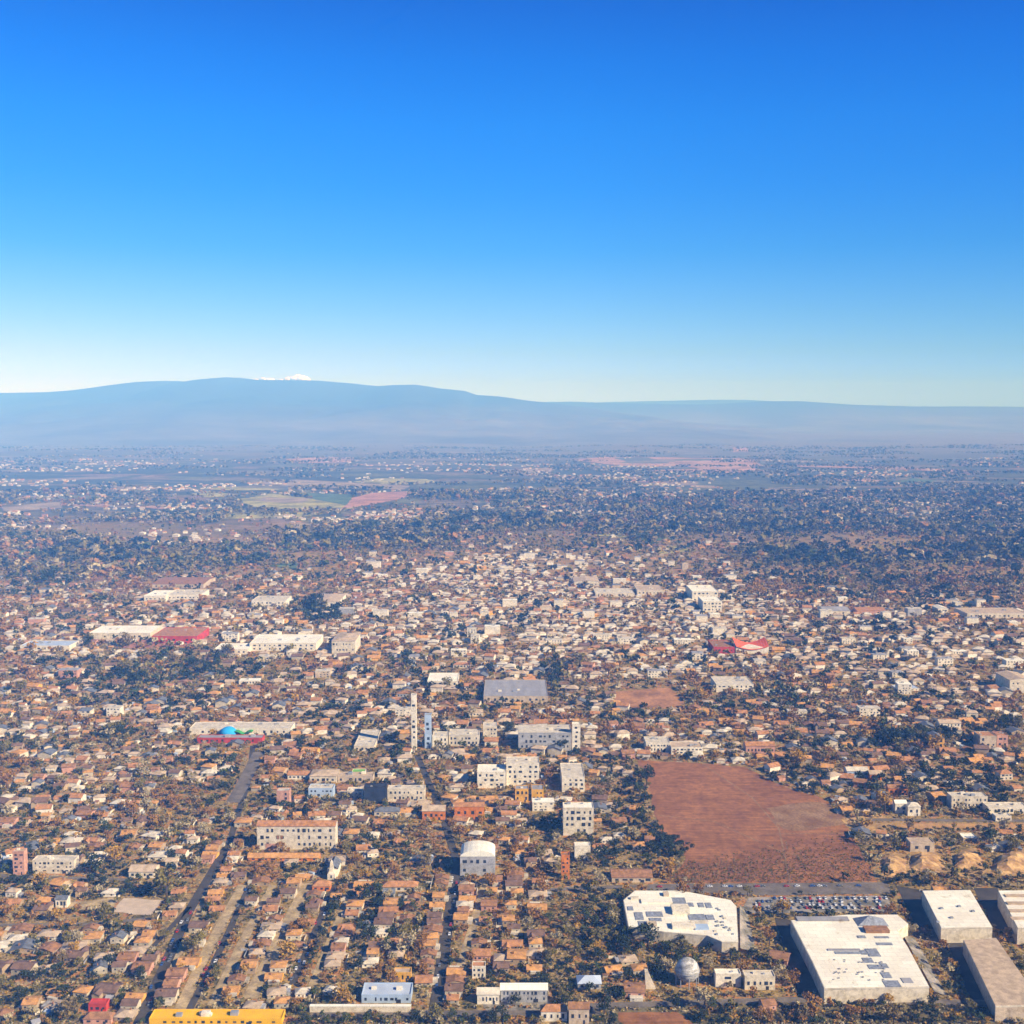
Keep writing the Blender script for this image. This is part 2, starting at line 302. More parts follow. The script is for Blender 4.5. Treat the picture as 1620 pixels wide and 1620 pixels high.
def structure(o): o['kind'] = 'structure'; return o
def thing(name, label, cat, loc, rz=0.0, group=None):
    o = bpy.data.objects.new(name, None); COL.objects.link(o); o.location = loc; o.rotation_euler = (0, 0, rz); o.empty_display_size = 1
    o['label'] = label; o['category'] = cat
    if group: o['group'] = group
    return o
def copy_tree(o, parent=None, depth=0):
    c = o.copy(); COL.objects.link(c); c.parent = parent
    for k in KIDS.get(o.name, []): copy_tree(k, c)
    return c
KIDS = {}
def kid(parent, o): KIDS.setdefault(parent.name, []).append(o); return o

# ------------------------------------------------------------------ terrain
def smooth(a, b, x):
    t = np.clip((x - a) / (b - a), 0, 1); return t * t * (3 - 2 * t)
TAB = {}
def vnoise(x, y, seed=0):
    if seed not in TAB: TAB[seed] = np.random.RandomState(seed).rand(256, 256)
    tab = TAB[seed]
    xi = np.floor(x).astype(int); yi = np.floor(y).astype(int); fx = x - xi; fy = y - yi; fx = fx * fx * (3 - 2 * fx); fy = fy * fy * (3 - 2 * fy)
    a = tab[xi % 256, yi % 256]; b = tab[(xi + 1) % 256, yi % 256]; c = tab[xi % 256, (yi + 1) % 256]; d = tab[(xi + 1) % 256, (yi + 1) % 256]
    return (a * (1 - fx) + b * fx) * (1 - fy) + (c * (1 - fx) + d * fx) * fy
def fbm(x, y, seed=0, n=5):
    s = 0; a = 1; tot = 0
    for i in range(n): s = s + a * vnoise(x * 2 ** i, y * 2 ** i, seed + i); tot += a; a *= 0.5
    return s / tot
def terrain_z(x, y):
    return 55 * smooth(5600, 10000, y) * (fbm(x / 1400., y / 1400., 3) - 0.5) * 1.2
def grid_mesh(name, xs, ys, Z, m):
    nx, ny = len(xs), len(ys); X, Y = np.meshgrid(xs, ys)
    V = np.stack([X, Y, Z], -1).reshape(-1, 3); i = np.arange((ny - 1) * (nx - 1)); r, c = i // (nx - 1), i % (nx - 1); a = r * nx + c
    f = np.stack([a, a + 1, a + nx + 1, a + nx], -1).ravel(); me = np_mesh(name, V, f, np.full(len(i), 4), [m])
    me.polygons.foreach_set('use_smooth', np.ones(len(i), dtype=bool))
    o = bpy.data.objects.new(name, me); COL.objects.link(o); return structure(o)
xs = np.linspace(-15900, 15900, 240); ys = np.concatenate([[-900, 300, 4400], np.linspace(4500, 30800, 300)])
X, Y = np.meshgrid(xs, ys); grid_mesh('ground', xs, ys, np.where(Y < 4450, 0, terrain_z(X, Y)), M['ground'])

def ridge(name, prof, D, y0, y1, seed, rough, xr, mat_, nx=420, ny=90, tree=3.0):
    """a mountain range whose crest stands D metres away"""
    pxs = np.linspace(xr[0], xr[1], nx); pf = np.interp(pxs, [p[0] for p in prof], [p[1] for p in prof])
    ysr = np.concatenate([np.linspace(y0, D, ny), np.linspace(D, y1, 12)[1:]]); u, dy, dz = ray(pxs, pf)
    crest = H + D / dy * dz
    xs_ = u * D / dy
    Z = []
    for yy in ysr:
        s = smooth(y0, D, yy) if yy <= D else 1 - 0.8 * smooth(D, y1, yy)
        s = s ** 1.35
        n = (fbm(xs_ / 1500., np.full(nx, yy / 2600.), seed, 6) - 0.5) * rough * (1 - abs(2 * s - 1) ** 1.5)
        z = (crest + 15) * s - 15 + n
        if yy == D: z = crest + (fbm(xs_ / 120., np.full(nx, 1.), seed + 9, 3) - 0.5) * tree * 4
        else: z = np.minimum(z, (crest) * (0.985 if abs(yy - D) > 50 else 1))
        Z.append(z)
    return grid_mesh(name, xs_, ysr, np.array(Z), mat_)
LEFT = [(-120, 628), (0, 622), (100, 620), (160, 616), (200, 611), (250, 604), (280, 602.5), (310, 605.5), (340, 600), (375, 597), (410, 601), (500, 602), (550, 606), (600, 611), (630, 609), (660, 608.5), (700, 615), (735, 618), (755, 625), (790, 627), (830, 633), (900, 641), (960, 650), (1100, 668), (1200, 678)]
RIGHT = [(500, 650), (760, 637), (900, 635.5), (1000, 638), (1100, 640), (1150, 638), (1210, 635), (1260, 634.5), (1300, 637), (1340, 640), (1450, 643), (1560, 643), (1760, 645)]
ridge('mountain_range', LEFT, 22000, 10500, 28500, 11, 330, (-120, 1180), M['hill'])
ridge('distant_hills', RIGHT, 26000, 17500, 30500, 31, 60, (500, 1720), M['hill'])
FAR = [(860, 642), (960, 636), (1050, 634), (1120, 632.5), (1180, 632.5), (1250, 636), (1400, 643)]
ridge('far_ridge', FAR, 52000, 45000, 56000, 51, 60, (860, 1400), M['hill'], nx=160, ny=16, tree=0)

# ------------------------------------------------------------------ occupancy of the ground
GR = 2.0; OX, OY = -3000.0, 500.0; occ = np.zeros((3000, 3000), dtype=np.uint8)
def cells(x0, x1, y0, y1):
    return slice(max(0, int((y0 - OY) / GR)), max(0, int((y1 - OY) / GR) + 1)), slice(max(0, int((x0 - OX) / GR)), max(0, int((x1 - OX) / GR) + 1))
def busy(x, y, r, lim=0):
    a, b = cells(x - r, x + r, y - r, y + r); w_ = occ[a, b]; return w_.size > 0 and w_.max() > lim
def stamp(x0, x1, y0, y1, v=2): 
    a, b = cells(x0, x1, y0, y1); occ[a, b] = np.maximum(occ[a, b], v)
def stamp_poly(pts, v=2):
    xs_ = [p[0] for p in pts]; ys_ = [p[1] for p in pts]; a, b = cells(min(xs_), max(xs_), min(ys_), max(ys_))
    jj, ii = np.mgrid[a, b]; X_ = ii * GR + OX + GR / 2; Y_ = jj * GR + OY + GR / 2; ins = np.zeros(X_.shape, bool); n = len(pts)
    for i in range(n):
        (x1, y1), (x2, y2) = pts[i], pts[(i + 1) % n]
        if y1 == y2: continue
        c = ((y1 > Y_) != (y2 > Y_)) & (X_ < (x2 - x1) * (Y_ - y1) / (y2 - y1) + x1); ins ^= c
    sub = occ[a, b]; sub[ins[:sub.shape[0], :sub.shape[1]]] = np.maximum(sub[ins[:sub.shape[0], :sub.shape[1]]], v)

def jag(pts, amp, seg):
    out_ = []; r = random.Random(len(pts) * 13 + int(pts[0][0]))
    for i in range(len(pts)):
        a = Vector(pts[i]); b = Vector(pts[(i + 1) % len(pts)]); n = max(1, int((b - a).length / seg)); d = (b - a); nn = Vector((-d.y, d.x)).normalized()
        for k in range(n):
            p = a + d * k / n + nn * (r.uniform(-amp, amp) if k else 0); out_.append((p.x, p.y))
    return out_
def sheet(name, pxpts, m, z=0.12, amp=1.5, seg=8, block=2):
    pts = [G(*p) for p in pxpts]; L = max(abs(p[1]) for p in pts); k = max(1, L / 1500)
    pts = jag(pts, amp * k, seg * k)
    if block and L < 6000: stamp_poly(pts, block)
    n = len(pts); a = sum(pts[i][0] * pts[(i + 1) % n][1] - pts[(i + 1) % n][0] * pts[i][1] for i in range(n))
    if a < 0: pts = pts[::-1]
    mb = MB(); mb.add([(x, y, z + (float(terrain_z(np.array([x]), np.array([y]))[0]) if y > 4450 else 0)) for x, y in pts], [tuple(range(n))])
    return structure(mb.build(name, m))
ROADS = MB(); VERGES = MB()
def strip(mb, pts, wd, z, block=3, world=False):
    p = [Vector(q if world else G(*q)) for q in pts]; L = []; Rr = []
    for i, q in enumerate(p):
        d = (p[min(i + 1, len(p) - 1)] - p[max(i - 1, 0)]).normalized(); nn = Vector((-d.y, d.x)); L.append(q + nn * wd / 2); Rr.append(q - nn * wd / 2)
    for i in range(len(p) - 1):
        mb.add([(Rr[i].x, Rr[i].y, z), (Rr[i + 1].x, Rr[i + 1].y, z), (L[i + 1].x, L[i + 1].y, z), (L[i].x, L[i].y, z)], [(0, 1, 2, 3)])
        if block: stamp_poly([tuple(Rr[i]), tuple(Rr[i + 1]), tuple(L[i + 1]), tuple(L[i])], block)

# fields and bare lots
sheet('ploughed_field', [(1008, 1203), (1100, 1207), (1180, 1214), (1225, 1238), (1262, 1252), (1300, 1262), (1330, 1290), (1352, 1330), (1388, 1394), (1240, 1397), (1062, 1396), (1085, 1355), (1050, 1325), (1034, 1285), (1028, 1245)], M['furrow'], 0.16)
sheet('stubble_patch', [(1212, 1279), (1250, 1272), (1298, 1270), (1326, 1283), (1339, 1304), (1300, 1309), (1268, 1315), (1240, 1312), (1222, 1300)], mat('dry_stubble', (0.32, 0.19, 0.09), var=0.4, scale=0.05, scale2=0.4, col2=(0.24, 0.12, 0.05)), 0.3, amp=4, block=0)
sheet('service_road', [(1030, 1399), (1405, 1396), (1410, 1414), (1190, 1417), (1010, 1408)], M['worn'], 0.2, amp=0.2, block=3)
sheet('car_park', [(1185, 1420), (1405, 1417), (1412, 1443), (1170, 1445)], M['gravel'], 0.16, amp=0.5, block=3)
sheet('brown_plot', [(978, 1602), (1070, 1601), (1120, 1640), (990, 1640)], M['furrow'], 0.16)
sheet('pale_lot', [(196, 1421), (258, 1424), (240, 1448), (178, 1443)], mat('pale_bare_ground', (0.58, 0.45, 0.32), var=0.14), 0.16)
sheet('sandy_lot', [(95, 1428), (190, 1420), (178, 1440), (110, 1440)], M['verge'], 0.14)
sheet('orange_earth', [(965, 1095), (1060, 1088), (1082, 1108), (1075, 1122), (985, 1120)], mat('orange_soil', (0.48, 0.23, 0.09), var=0.4, scale=0.03, scale2=0.2), 0.2)
sheet('sports_strip', [(1368, 1302), (1640, 1303), (1640, 1312), (1380, 1311)], mat('ochre_sand', (0.50, 0.28, 0.10), var=0.25), 0.2)
sheet('sandy_slope', [(1395, 1352), (1430, 1330), (1490, 1328), (1495, 1368), (1420, 1372)], mat('yellow_sand', (0.52, 0.32, 0.12), var=0.4, scale=0.05, scale2=0.3), 0.2, block=0)
sheet('sandy_slope', [(1570, 1385), (1620, 1342), (1650, 1342), (1640, 1385)], bpy.data.materials['yellow_sand'], 0.2)
sheet('sandy_slope', [(1520, 1345), (1545, 1342), (1540, 1365), (1515, 1370)], bpy.data.materials['yellow_sand'], 0.2)
sheet('dry_lawn', [(1000, 1510), (1200, 1512), (1222, 1530), (990, 1532)], mat('dry_grass', (0.34, 0.24, 0.09), var=0.4, scale=0.06, scale2=0.5), 0.14, block=0)
sheet('yard', [(930, 1588), (1250, 1585), (1640, 1592), (1640, 1640), (930, 1640)], mat('olive_grass', (0.20, 0.16, 0.07), var=0.45, scale=0.05, scale2=0.4), 0.10, block=0)
sheet('brown_verge', [(1385, 1455), (1500, 1455), (1540, 1480), (1500, 1500), (1400, 1480)], mat('brown_verge', (0.28, 0.18, 0.09), var=0.3), 0.13, block=0)
sheet('worn_yard', [(760, 1585), (860, 1580), (930, 1600), (770, 1600)], M['gravel'], 0.13, block=0)
for pts in ([(1226, 1452), (1252, 1456), (1304, 1570), (1262, 1574)], [(1418, 1402), (1458, 1408), (1490, 1470), (1452, 1470)], [(1498, 1490), (1526, 1490), (1575, 1592), (1540, 1592)], [(1540, 1405), (1578, 1405), (1610, 1470), (1572, 1470)]): sheet('shadow_strip', pts, M['asphalt'], 0.2, amp=.4, block=3)  # dark strips that paint the warehouses' shadows onto the ground
for pts in ([(1435, 1350), (1470, 1345), (1500, 1380), (1410, 1392), (1400, 1375)], [(1500, 1372), (1560, 1360), (1590, 1380), (1510, 1392)], [(1330, 1292), (1380, 1288), (1440, 1300), (1400, 1316), (1350, 1318)], [(950, 1195), (1000, 1198), (1015, 1260), (975, 1250)]): sheet('sandy_slope', pts, bpy.data.materials['yellow_sand'], 0.24, amp=3, block=0)
FP = MB()
for p in ([(1040, 1290), (1130, 1300), (1230, 1345), (1375, 1388)], [(1110, 1208), (1190, 1262), (1232, 1310), (1250, 1396)], [(1212, 1320), (1340, 1318)]): strip(FP, p, 1.6, 0.26, block=0)
FP.build('footpath', M['sandy'] if 'sandy' in M else bpy.data.materials['dry_stubble'])['kind'] = 'structure'
# far patches
gm = mat('yellow_green_meadow', (0.46, 0.40, 0.11), var=0.45, scale=0.01, scale2=0.05)
em = mat('red_earth', (0.50, 0.25, 0.15), var=0.3, scale=0.01, scale2=0.06)
om = mat('orange_earth_far', (0.52, 0.30, 0.17), var=0.35, scale=0.006, scale2=0.04)
tm = mat('tan_fields', (0.38, 0.28, 0.16), var=0.3, scale=0.01, scale2=0.05)
dm = mat('green_crop', (0.13, 0.18, 0.07), var=0.3, scale=0.01, scale2=0.05)
sheet('meadow', [(372, 792), (430, 781), (500, 790), (550, 797), (560, 806), (470, 808), (400, 806)], gm, 1.0, amp=5)
sheet('green_field', [(470, 780), (560, 783), (548, 800), (500, 791)], dm, 1.4)
sheet('meadow', [(300, 815), (360, 806), (520, 812), (480, 818), (340, 822)], gm, 1.0, amp=5, block=0)
sheet('bare_hillside', [(540, 806), (556, 788), (590, 780), (655, 777), (640, 788), (596, 797)], em, 1.2)
sheet('quarry', [(905, 727), (960, 722), (1060, 725), (1190, 727), (1205, 736), (1180, 744), (1130, 746), (1080, 737), (980, 737)], om, 2.0)
sheet('dry_field', [(1020, 745), (1190, 740), (1215, 746), (1150, 749)], om, 2.2)
sheet('dry_field', [(395, 764), (470, 759), (650, 769), (640, 775), (480, 772)], tm, 2.0)
sheet('dry_field', [(1255, 734), (1420, 738), (1545, 745), (1540, 748), (1400, 742), (1260, 738)], om, 2.0)
sheet('dry_field', [(0, 803), (95, 794), (98, 804), (10, 811)], tm, 1.5)
sheet('dry_field', [(450, 726), (560, 724), (555, 732), (470, 735)], om, 2.0)
sheet('dry_field', [(1160, 709), (1182, 708), (1184, 714), (1160, 715)], om, 2.0)
sheet('meadow', [(820, 785), (900, 778), (880, 800), (800, 804)], gm, 1.2, block=0)
sheet('meadow', [(1035, 868), (1080, 862), (1095, 872), (1045, 877)], gm, 0.6, block=0)
sheet('dry_field', [(790, 745), (880, 741), (870, 748), (800, 750)], tm, 1.5)
sheet('dry_field', [(180, 905), (330, 898), (340, 906), (190, 912)], tm, 0.5, block=0)
sheet('red_lot', [(165, 1000), (255, 990), (260, 1016), (330, 1022), (180, 1026)], mat('red_gravel', (0.50, 0.22, 0.15), var=0.3), 0.3, block=0)

fr = random.Random(12)
for k in range(46):
    px, py = fr.uniform(0, 1620), fr.choice([fr.uniform(755, 800), fr.uniform(800, 900)]); w_, h_ = fr.uniform(18, 70), fr.uniform(2.5, 6)
    if py > 862 and 560 < px < 1150: continue
    if px > 1180 and fr.random() < .5: continue
    sheet(*fr.choice([('meadow', [(px - w_, py), (px - w_ * .3, py - h_), (px + w_ * .8, py - h_ * .7), (px + w_, py + h_ * .4), (px, py + h_)], gm), ('dry_field', [(px - w_, py + h_ * .3), (px - w_ * .6, py - h_), (px + w_, py - h_ * .6), (px + w_ * .7, py + h_)], tm), ('bare_field', [(px - w_ * .7, py), (px, py - h_ * .6), (px + w_ * .7, py), (px + w_ * .4, py + h_ * .6)], om), ('green_field', [(px - w_, py), (px - w_ * .2, py - h_), (px + w_, py - h_ * .3), (px + w_ * .4, py + h_)], dm)]), z=1.0 + .02 * k, amp=6, seg=12, block=0)
# roads: the long parallel streets of the near left, and the darker central one
LR = [([(362, 1335), (300, 1440), (220, 1620)], 8), ([(398, 1395), (350, 1500), (296, 1605)], 5), ([(530, 1400), (500, 1470), (462, 1560)], 5),
      ([(724, 1368), (706, 1480), (688, 1605)], 9), ([(300, 1435), (240, 1500), (200, 1545)], 4),
      ([(400, 1180), (395, 1230), (362, 1335)], 6), ([(660, 1195), (700, 1290), (724, 1368)], 7)]
for p, w_ in LR: strip(ROADS, p, w_, 0.22)
ROADS.build('road', M['asphalt'])['kind'] = 'structure'
V2 = MB()
for p, w_ in [([(384, 1400), (330, 1500), (283, 1600)], 8), ([(487, 1398), (442, 1490), (395, 1580)], 11), ([(352, 1350), (316, 1440), (268, 1540)], 4), ([(432, 1400), (384, 1490), (336, 1590)], 7), ([(560, 1400), (530, 1470), (494, 1560)], 6), ([(770, 1385), (752, 1450), (728, 1530)], 6)]: strip(V2, p, w_, 0.18)
V2.build('dirt_track', M['verge'])['kind'] = 'structure'
V3 = MB()
for p, w_ in [([(410, 1190), (385, 1240), (368, 1270)], 14), ([(0, 1386), (60, 1388), (200, 1392)], 5), ([(0, 1464), (150, 1462), (250, 1452)], 5), ([(930, 1592), (1250, 1582), (1640, 1588)], 7), ([(490, 1604), (950, 1604)], 8), ([(1370, 1297), (1640, 1299)], 7), ([(860, 1408), (1010, 1402)], 6)]: strip(V3, p, w_, 0.26)
V3.build('pale_street', M['worn'])['kind'] = 'structure'

# ------------------------------------------------------------------ landmark buildings
LM = []     # (short phrase, x, y)
GLASS = M['glass']
def windows(root, x0, x1, z0, z1, rows, cols, y=0.0, m=None):
    dx = (x1 - x0) / cols; dz = (z1 - z0) / rows; first = None
    wr_ = random.Random(int(x1 * 31 + z1 * 17 + cols))
    for r in range(rows):
        for c in range(cols):
            if rows * cols > 5 and wr_.random() < .22: continue
            ww, hh = min(1.5, dx * 0.22), min(1.3, dz * 0.22); cx, cz = x0 + dx * (c + .5), z0 + dz * (r + .5)
            if first is None: first = MB().box(-ww, ww, -0.06, 0.05, -hh, hh).build('window', m or GLASS, root, (cx, y, cz))
            else: o = first.copy(); COL.objects.link(o); o.parent = root; o.location = (cx + wr_.uniform(-.12, .12) * dx, y, cz); o.scale = (wr_.choice([.7, 1, 1, 1.5]), 1, wr_.choice([.8, 1, 1.3]))
def bld(name, label, cat, short, x0, x1, yb, yt, yr, wall='white', roof='whiteroof', style='flat', rows=2, cols=5, units=2, group=None, door=True, winmat=None):
    xa, ya = G(x0, yb); xb, _ = G(x1, yb); h = Zat(yt, ya); wd = xb - xa; cx = (xa + xb) / 2
    rh = 0 if style == 'flat' else min(wd, 14) * 0.22
    _, y2 = G(810, yr, h + rh * 0.5); dp = max(7.0, y2 - ya)
    root = thing(name, label, cat, (cx, ya, 0), group=group); X = wd / 2
    r = random.Random(int(x0 * 7 + yb))
    MB().box(-X, X, 0, dp, 0, h).build('wall', M[wall], root)
    if style == 'flat':
        mb = MB(); mb.box(-X + .35, X - .35, .35, dp - .35, h + 0.02, h + 0.14)
        rf = mb.build('roof', M[roof], root)
        pr = MB()
        for a in ((-X - .05, X + .05, -.05, .35), (-X - .05, X + .05, dp - .35, dp + .05), (-X - .05, -X + .35, .35, dp - .35), (X - .35, X + .05, .35, dp - .35)): pr.box(*a, h + 0.01, h + 0.75)
        pr.build('parapet', M[wall], root)
        for k in range(units):
            s = r.uniform(.8, 1.8) * min(1.6, max(.8, wd / 25)); ux = r.uniform(-X * .7, X * .7); uy = r.uniform(dp * .25, dp * .8)
            MB().box(-s, s, -s * .7, s * .7, 0, s * .9).build('roof_unit', M[r.choice(['greywall', 'metal', 'white'])], rf, (ux, uy, h + .14))
    elif style == 'gable':
        rf = MB().gable(-X, X, 0, dp, h + .05, rh, 'x' if wd >= dp else 'y').build('roof', M[roof], root)
        if wd >= dp: gs = [[(-X, 0, h), (-X, dp / 2, h + rh * .93), (-X, dp, h)], [(X, 0, h), (X, dp, h), (X, dp / 2, h + rh * .93)]]
        else: gs = [[(-X, 0, h), (X, 0, h), (0, 0, h + rh * .93)], [(-X, dp, h), (0, dp, h + rh * .93), (X, dp, h)]]
        for g3 in gs: MB().add(g3, [(0, 1, 2)]).build('gable', M[wall], root)
    elif style == 'hip':
        rf = MB().hip(-X, X, 0, dp, h + .05, rh).build('roof', M[roof], root)
    elif style == 'barrel':
        n = 10; prof = [(-X * math.cos(math.pi * k / n), h + X * .35 * math.sin(math.pi * k / n)) for k in range(n + 1)]
        v = [(px, yy, z) for yy in (-.3, dp + .3) for px, z in prof]
        MB().add(v, [(k, k + 1, n + 2 + k, n + 1 + k) for k in range(n)] + [tuple(range(n, -1, -1)), tuple(range(n + 1, 2 * n + 2))]).build('roof', M[roof], root)
    if rows and cols: windows(root, -X * .94, X * .94, h * .08, h * .96, rows, cols, 0, winmat and M[winmat])
    if door and h > 3: MB().box(-min(1.6, wd * .05), min(1.6, wd * .05), -.09, .04, 0, min(2.6, h * .5)).build('door', M['darkwall'], root, (X * .5, 0, 0))
    stamp(cx - X - 1, cx + X + 1, ya - 1.5, ya + dp + 1); LM.append((short, cx, ya + dp / 2)); return root, X, dp, h
B = bld
g_mall = 'long pale commercial halls on the left'
B('school', 'cream two storey block with rust shutters and a pink ground floor corner', 'building', 'cream shuttered block', 407, 531, 1344, 1307, 1296, 'cream', 'terracotta', 'gable', 3, 14, group=None)
B('row_house', 'long low terracotta roofed row in front of the cream shuttered block', 'building', 'low terracotta row', 392, 505, 1362, 1357, 1349, 'orange', 'orangetile', 'gable', 1, 10, 0)
r_, X_, d_, h_ = B('hall', 'pale hall with bright rounded sheet roof beside the dark central street', 'building', 'round roofed hall', 728, 783, 1386, 1355, 1336, 'greywall', 'whiteroof', 'barrel', 2, 5)
B('apartment_block', 'stepped white apartment block behind the yellow buildings, its left wing', 'apartment block', 'stepped white block', 755, 800, 1247, 1222, 1210, 'white', 'whiteroof', 'flat', 3, 5)
B('apartment_block', 'taller right wing of the stepped white apartments with orange balconies', 'apartment block', 'tall white wing', 801, 853, 1243, 1208, 1198, 'white', 'paleroof', 'flat', 4, 6)
B('office_building', 'bright yellow ochre block with grey roof, left one of a pair', 'building', 'left yellow block', 815, 836, 1269, 1249, 1243, 'ochre', 'greyroof', 'flat', 2, 3, 1)
B('office_building', 'bright yellow ochre block with grey roof, right one of a pair', 'building', 'right yellow block', 841, 860, 1268, 1250, 1242, 'ochre', 'greyroof', 'flat', 2, 3, 1)
B('apartment_block', 'bright white block with overhanging pale roof above the tall dark trees', 'apartment block', 'bright white block', 889, 925, 1253, 1230, 1208, 'white', 'paleroof', 'flat', 3, 4)
B('apartment_block', 'whitewashed block with blotchy cream front and open lower floor', 'apartment block', 'blotchy cream block', 891, 939, 1322, 1279, 1270, 'cream', 'whiteroof', 'flat', 4, 5)
B('office_building', 'plain white cube with ribbed front standing right of the orange tower', 'building', 'white cube', 909, 934, 1361, 1339, 1333, 'white', 'whiteroof', 'flat', 0, 0, 0)
B('apartment_block', 'slim bright orange tower block near the white cube', 'tower block', 'orange tower', 888, 901, 1391, 1354, 1350, 'orange', 'rusttile', 'flat', 5, 2, 0)
B('barn', 'wide rust brick barn with low roof left of the blotchy cream block', 'barn', 'rust brick barn', 719, 766, 1296, 1276, 1270, 'orange', 'terracotta', 'gable', 1, 4)
B('office_building', 'black glass cube among pale low buildings', 'office building', 'black cube', 576, 611, 1271, 1246, 1240, 'darkwall', 'darkwall', 'flat', 3, 4, 1)
B('office_building', 'ochre block with tan roof and rust trim, tallest of its cluster', 'building', 'ochre roofed block', 490, 532, 1240, 1228, 1215, 'cream', 'tantile', 'hip', 1, 5)
B('shop', 'long low building with terracotta roof left of the ochre roofed block', 'building', 'low left wing', 455, 489, 1233, 1226, 1219, 'white', 'terracotta', 'gable', 1, 5)
B('shop', 'long low tan building with bright lime felt roof patch', 'building', 'lime roofed wing', 534, 590, 1238, 1229, 1222, 'beige', 'tantile', 'flat', 1, 7)
r_, X_, d_, h_ = B('workshop', 'low workshop with a glaring lime green roof', 'building', 'lime green workshop', 556, 577, 1227, 1223, 1217, 'cream', 'lime', 'flat', 0, 0, 0)
B('office_building', 'white and blue grey block below the ochre roofed block', 'building', 'blue grey block', 488, 527, 1262, 1248, 1241, 'bluewall', 'paleroof', 'flat', 2, 6)
B('office_building', 'cream stepped block between the blue grey block and the black cube', 'building', 'cream stepped block', 549, 574, 1265, 1252, 1246, 'cream', 'paleroof', 'flat', 2, 4)
B('apartment_block', 'pinkish lilac tall block at the left edge of the cluster', 'apartment block', 'lilac block', 438, 458, 1275, 1252, 1247, 'salmon', 'paleroof', 'flat', 3, 2)
B('apartment_block', 'pale cream row block right of the black cube', 'apartment block', 'cream row block', 613, 672, 1268, 1249, 1243, 'cream', 'paleroof', 'flat', 2, 8)
B('house', 'blue grey roofed villa below the black cube', 'house', 'blue roofed villa', 592, 632, 1291, 1284, 1276, 'cream', 'greytile', 'hip', 1, 4)
B('house', 'large villa with sandy pink roof and orange gable end', 'house', 'sandy villa', 668, 704, 1297, 1283, 1271, 'orange', 'tantile', 'gable', 1, 4)
B('warehouse', 'pale blue white sheet metal warehouse at the bottom edge', 'warehouse', 'pale blue warehouse', 572, 650, 1587, 1575, 1556, 'bluewall', 'blueroof', 'flat', 1, 9, 2)
B('house', 'small ochre walled building just behind the pale blue warehouse', 'building', 'small ochre building', 623, 650, 1553, 1540, 1534, 'ochre', 'tantile', 'flat', 1, 3, 0)
B('factory', 'long bright yellow roofed factory hall at the bottom left edge', 'factory', 'yellow hall', 236, 446, 1621, 1613, 1598, 'yellow', 'yellow', 'flat', 1, 16, 5)
B('house', 'bright red house with flat red roof near the yellow hall', 'house', 'red house', 140, 168, 1601, 1590, 1582, 'red', 'red', 'flat', 1, 3, 0)
B('house', 'low house with pinkish red roof in front of the red house', 'house', 'pink roofed house', 132, 176, 1620, 1612, 1601, 'salmon', 'rusttile', 'hip', 1, 3)
B('apartment_block', 'salmon orange tower near the left edge', 'tower block', 'salmon tower', 21, 39, 1384, 1348, 1343, 'salmon', 'tantile', 'flat', 5, 2, 1)
B('apartment_block', 'cream and lime tinted apartments right of the salmon tower', 'apartment block', 'lime tinted apartments', 52, 118, 1382, 1362, 1354, 'cream', 'paleroof', 'flat', 3, 9)
B('villa', 'pale villa with blue grey roof beside the pale bare lot', 'house', 'grey roofed villa', 88, 106, 1436, 1423, 1415, 'white', 'greytile', 'gable', 1, 3)
B('house', 'house with glowing orange roof left of the grey roofed villa', 'house', 'orange roofed house', 54, 80, 1434, 1427, 1419, 'orange', 'orangetile', 'hip', 1, 3)
B('house', 'house with light tan roof and cream walls below the tall left trees', 'house', 'tan roofed house', 204, 244, 1389, 1379, 1365, 'cream', 'tantile', 'gable', 1, 4)
B('house', 'yellow sand roofed house below the wide central road', 'house', 'sand roofed house', 262, 280, 1372, 1363, 1356, 'cream', 'tantile', 'gable', 1, 3)
B('warehouse', 'long grey roofed warehouse in the town centre with pale front', 'warehouse', 'grey roofed warehouse', 765, 867, 1112, 1102, 1076, 'beige', 'greyroof', 'flat', 1, 10, 4)
B('warehouse', 'gleaming white roofed hall left of the grey roofed warehouse', 'warehouse', 'gleaming white hall', 676, 724, 1086, 1078, 1065, 'white', 'whiteroof', 'flat', 1, 6, 2)
B('office_building', 'wide pale grey institution with flat roof and white stair tower', 'building', 'pale grey institution', 820, 904, 1187, 1160, 1147, 'greywall', 'paleroof', 'flat', 3, 11, 3)
B('apartment_block', 'white stair tower at the right end of the pale grey institution', 'tower block', 'white stair tower', 905, 918, 1187, 1146, 1143, 'white', 'whiteroof', 'flat', 5, 1, 0)
B('tower', 'slender white tower rising over the pale central blocks', 'tower', 'slender white tower', 651, 659, 1186, 1100, 1098, 'white', 'greyroof', 'flat', 9, 1, 0)
B('tower', 'slender blue and orange tower right of the white tower', 'tower', 'blue orange tower', 672, 682, 1184, 1132, 1129, 'bluewall', 'greyroof', 'flat', 6, 1, 0)
B('office_building', 'low white block between the two slender towers and the trees', 'building', 'low white block', 684, 708, 1182, 1166, 1158, 'white', 'paleroof', 'flat', 2, 4)
B('office_building', 'cream block with orange side wall beside tall dark trees', 'building', 'cream orange block', 764, 786, 1172, 1150, 1143, 'cream', 'paleroof', 'flat', 3, 4)
B('office_building', 'long pale block in front of the town centre trees', 'building', 'long pale block', 710, 758, 1180, 1164, 1154, 'paleroof', 'paleroof', 'flat', 2, 8)
B('shop', 'shed with pale sloping roof left of the slender towers', 'building', 'pale sloping hall', 560, 592, 1188, 1181, 1155, 'cream', 'paleroof', 'flat', 1, 4)
B('shopping_centre', 'long white low hall with pinkish roof in the left middle distance', 'shopping centre', 'pink roofed hall', 300, 460, 1163, 1153, 1143, 'white', 'paleroof', 'flat', 1, 14, 5, group=g_mall)
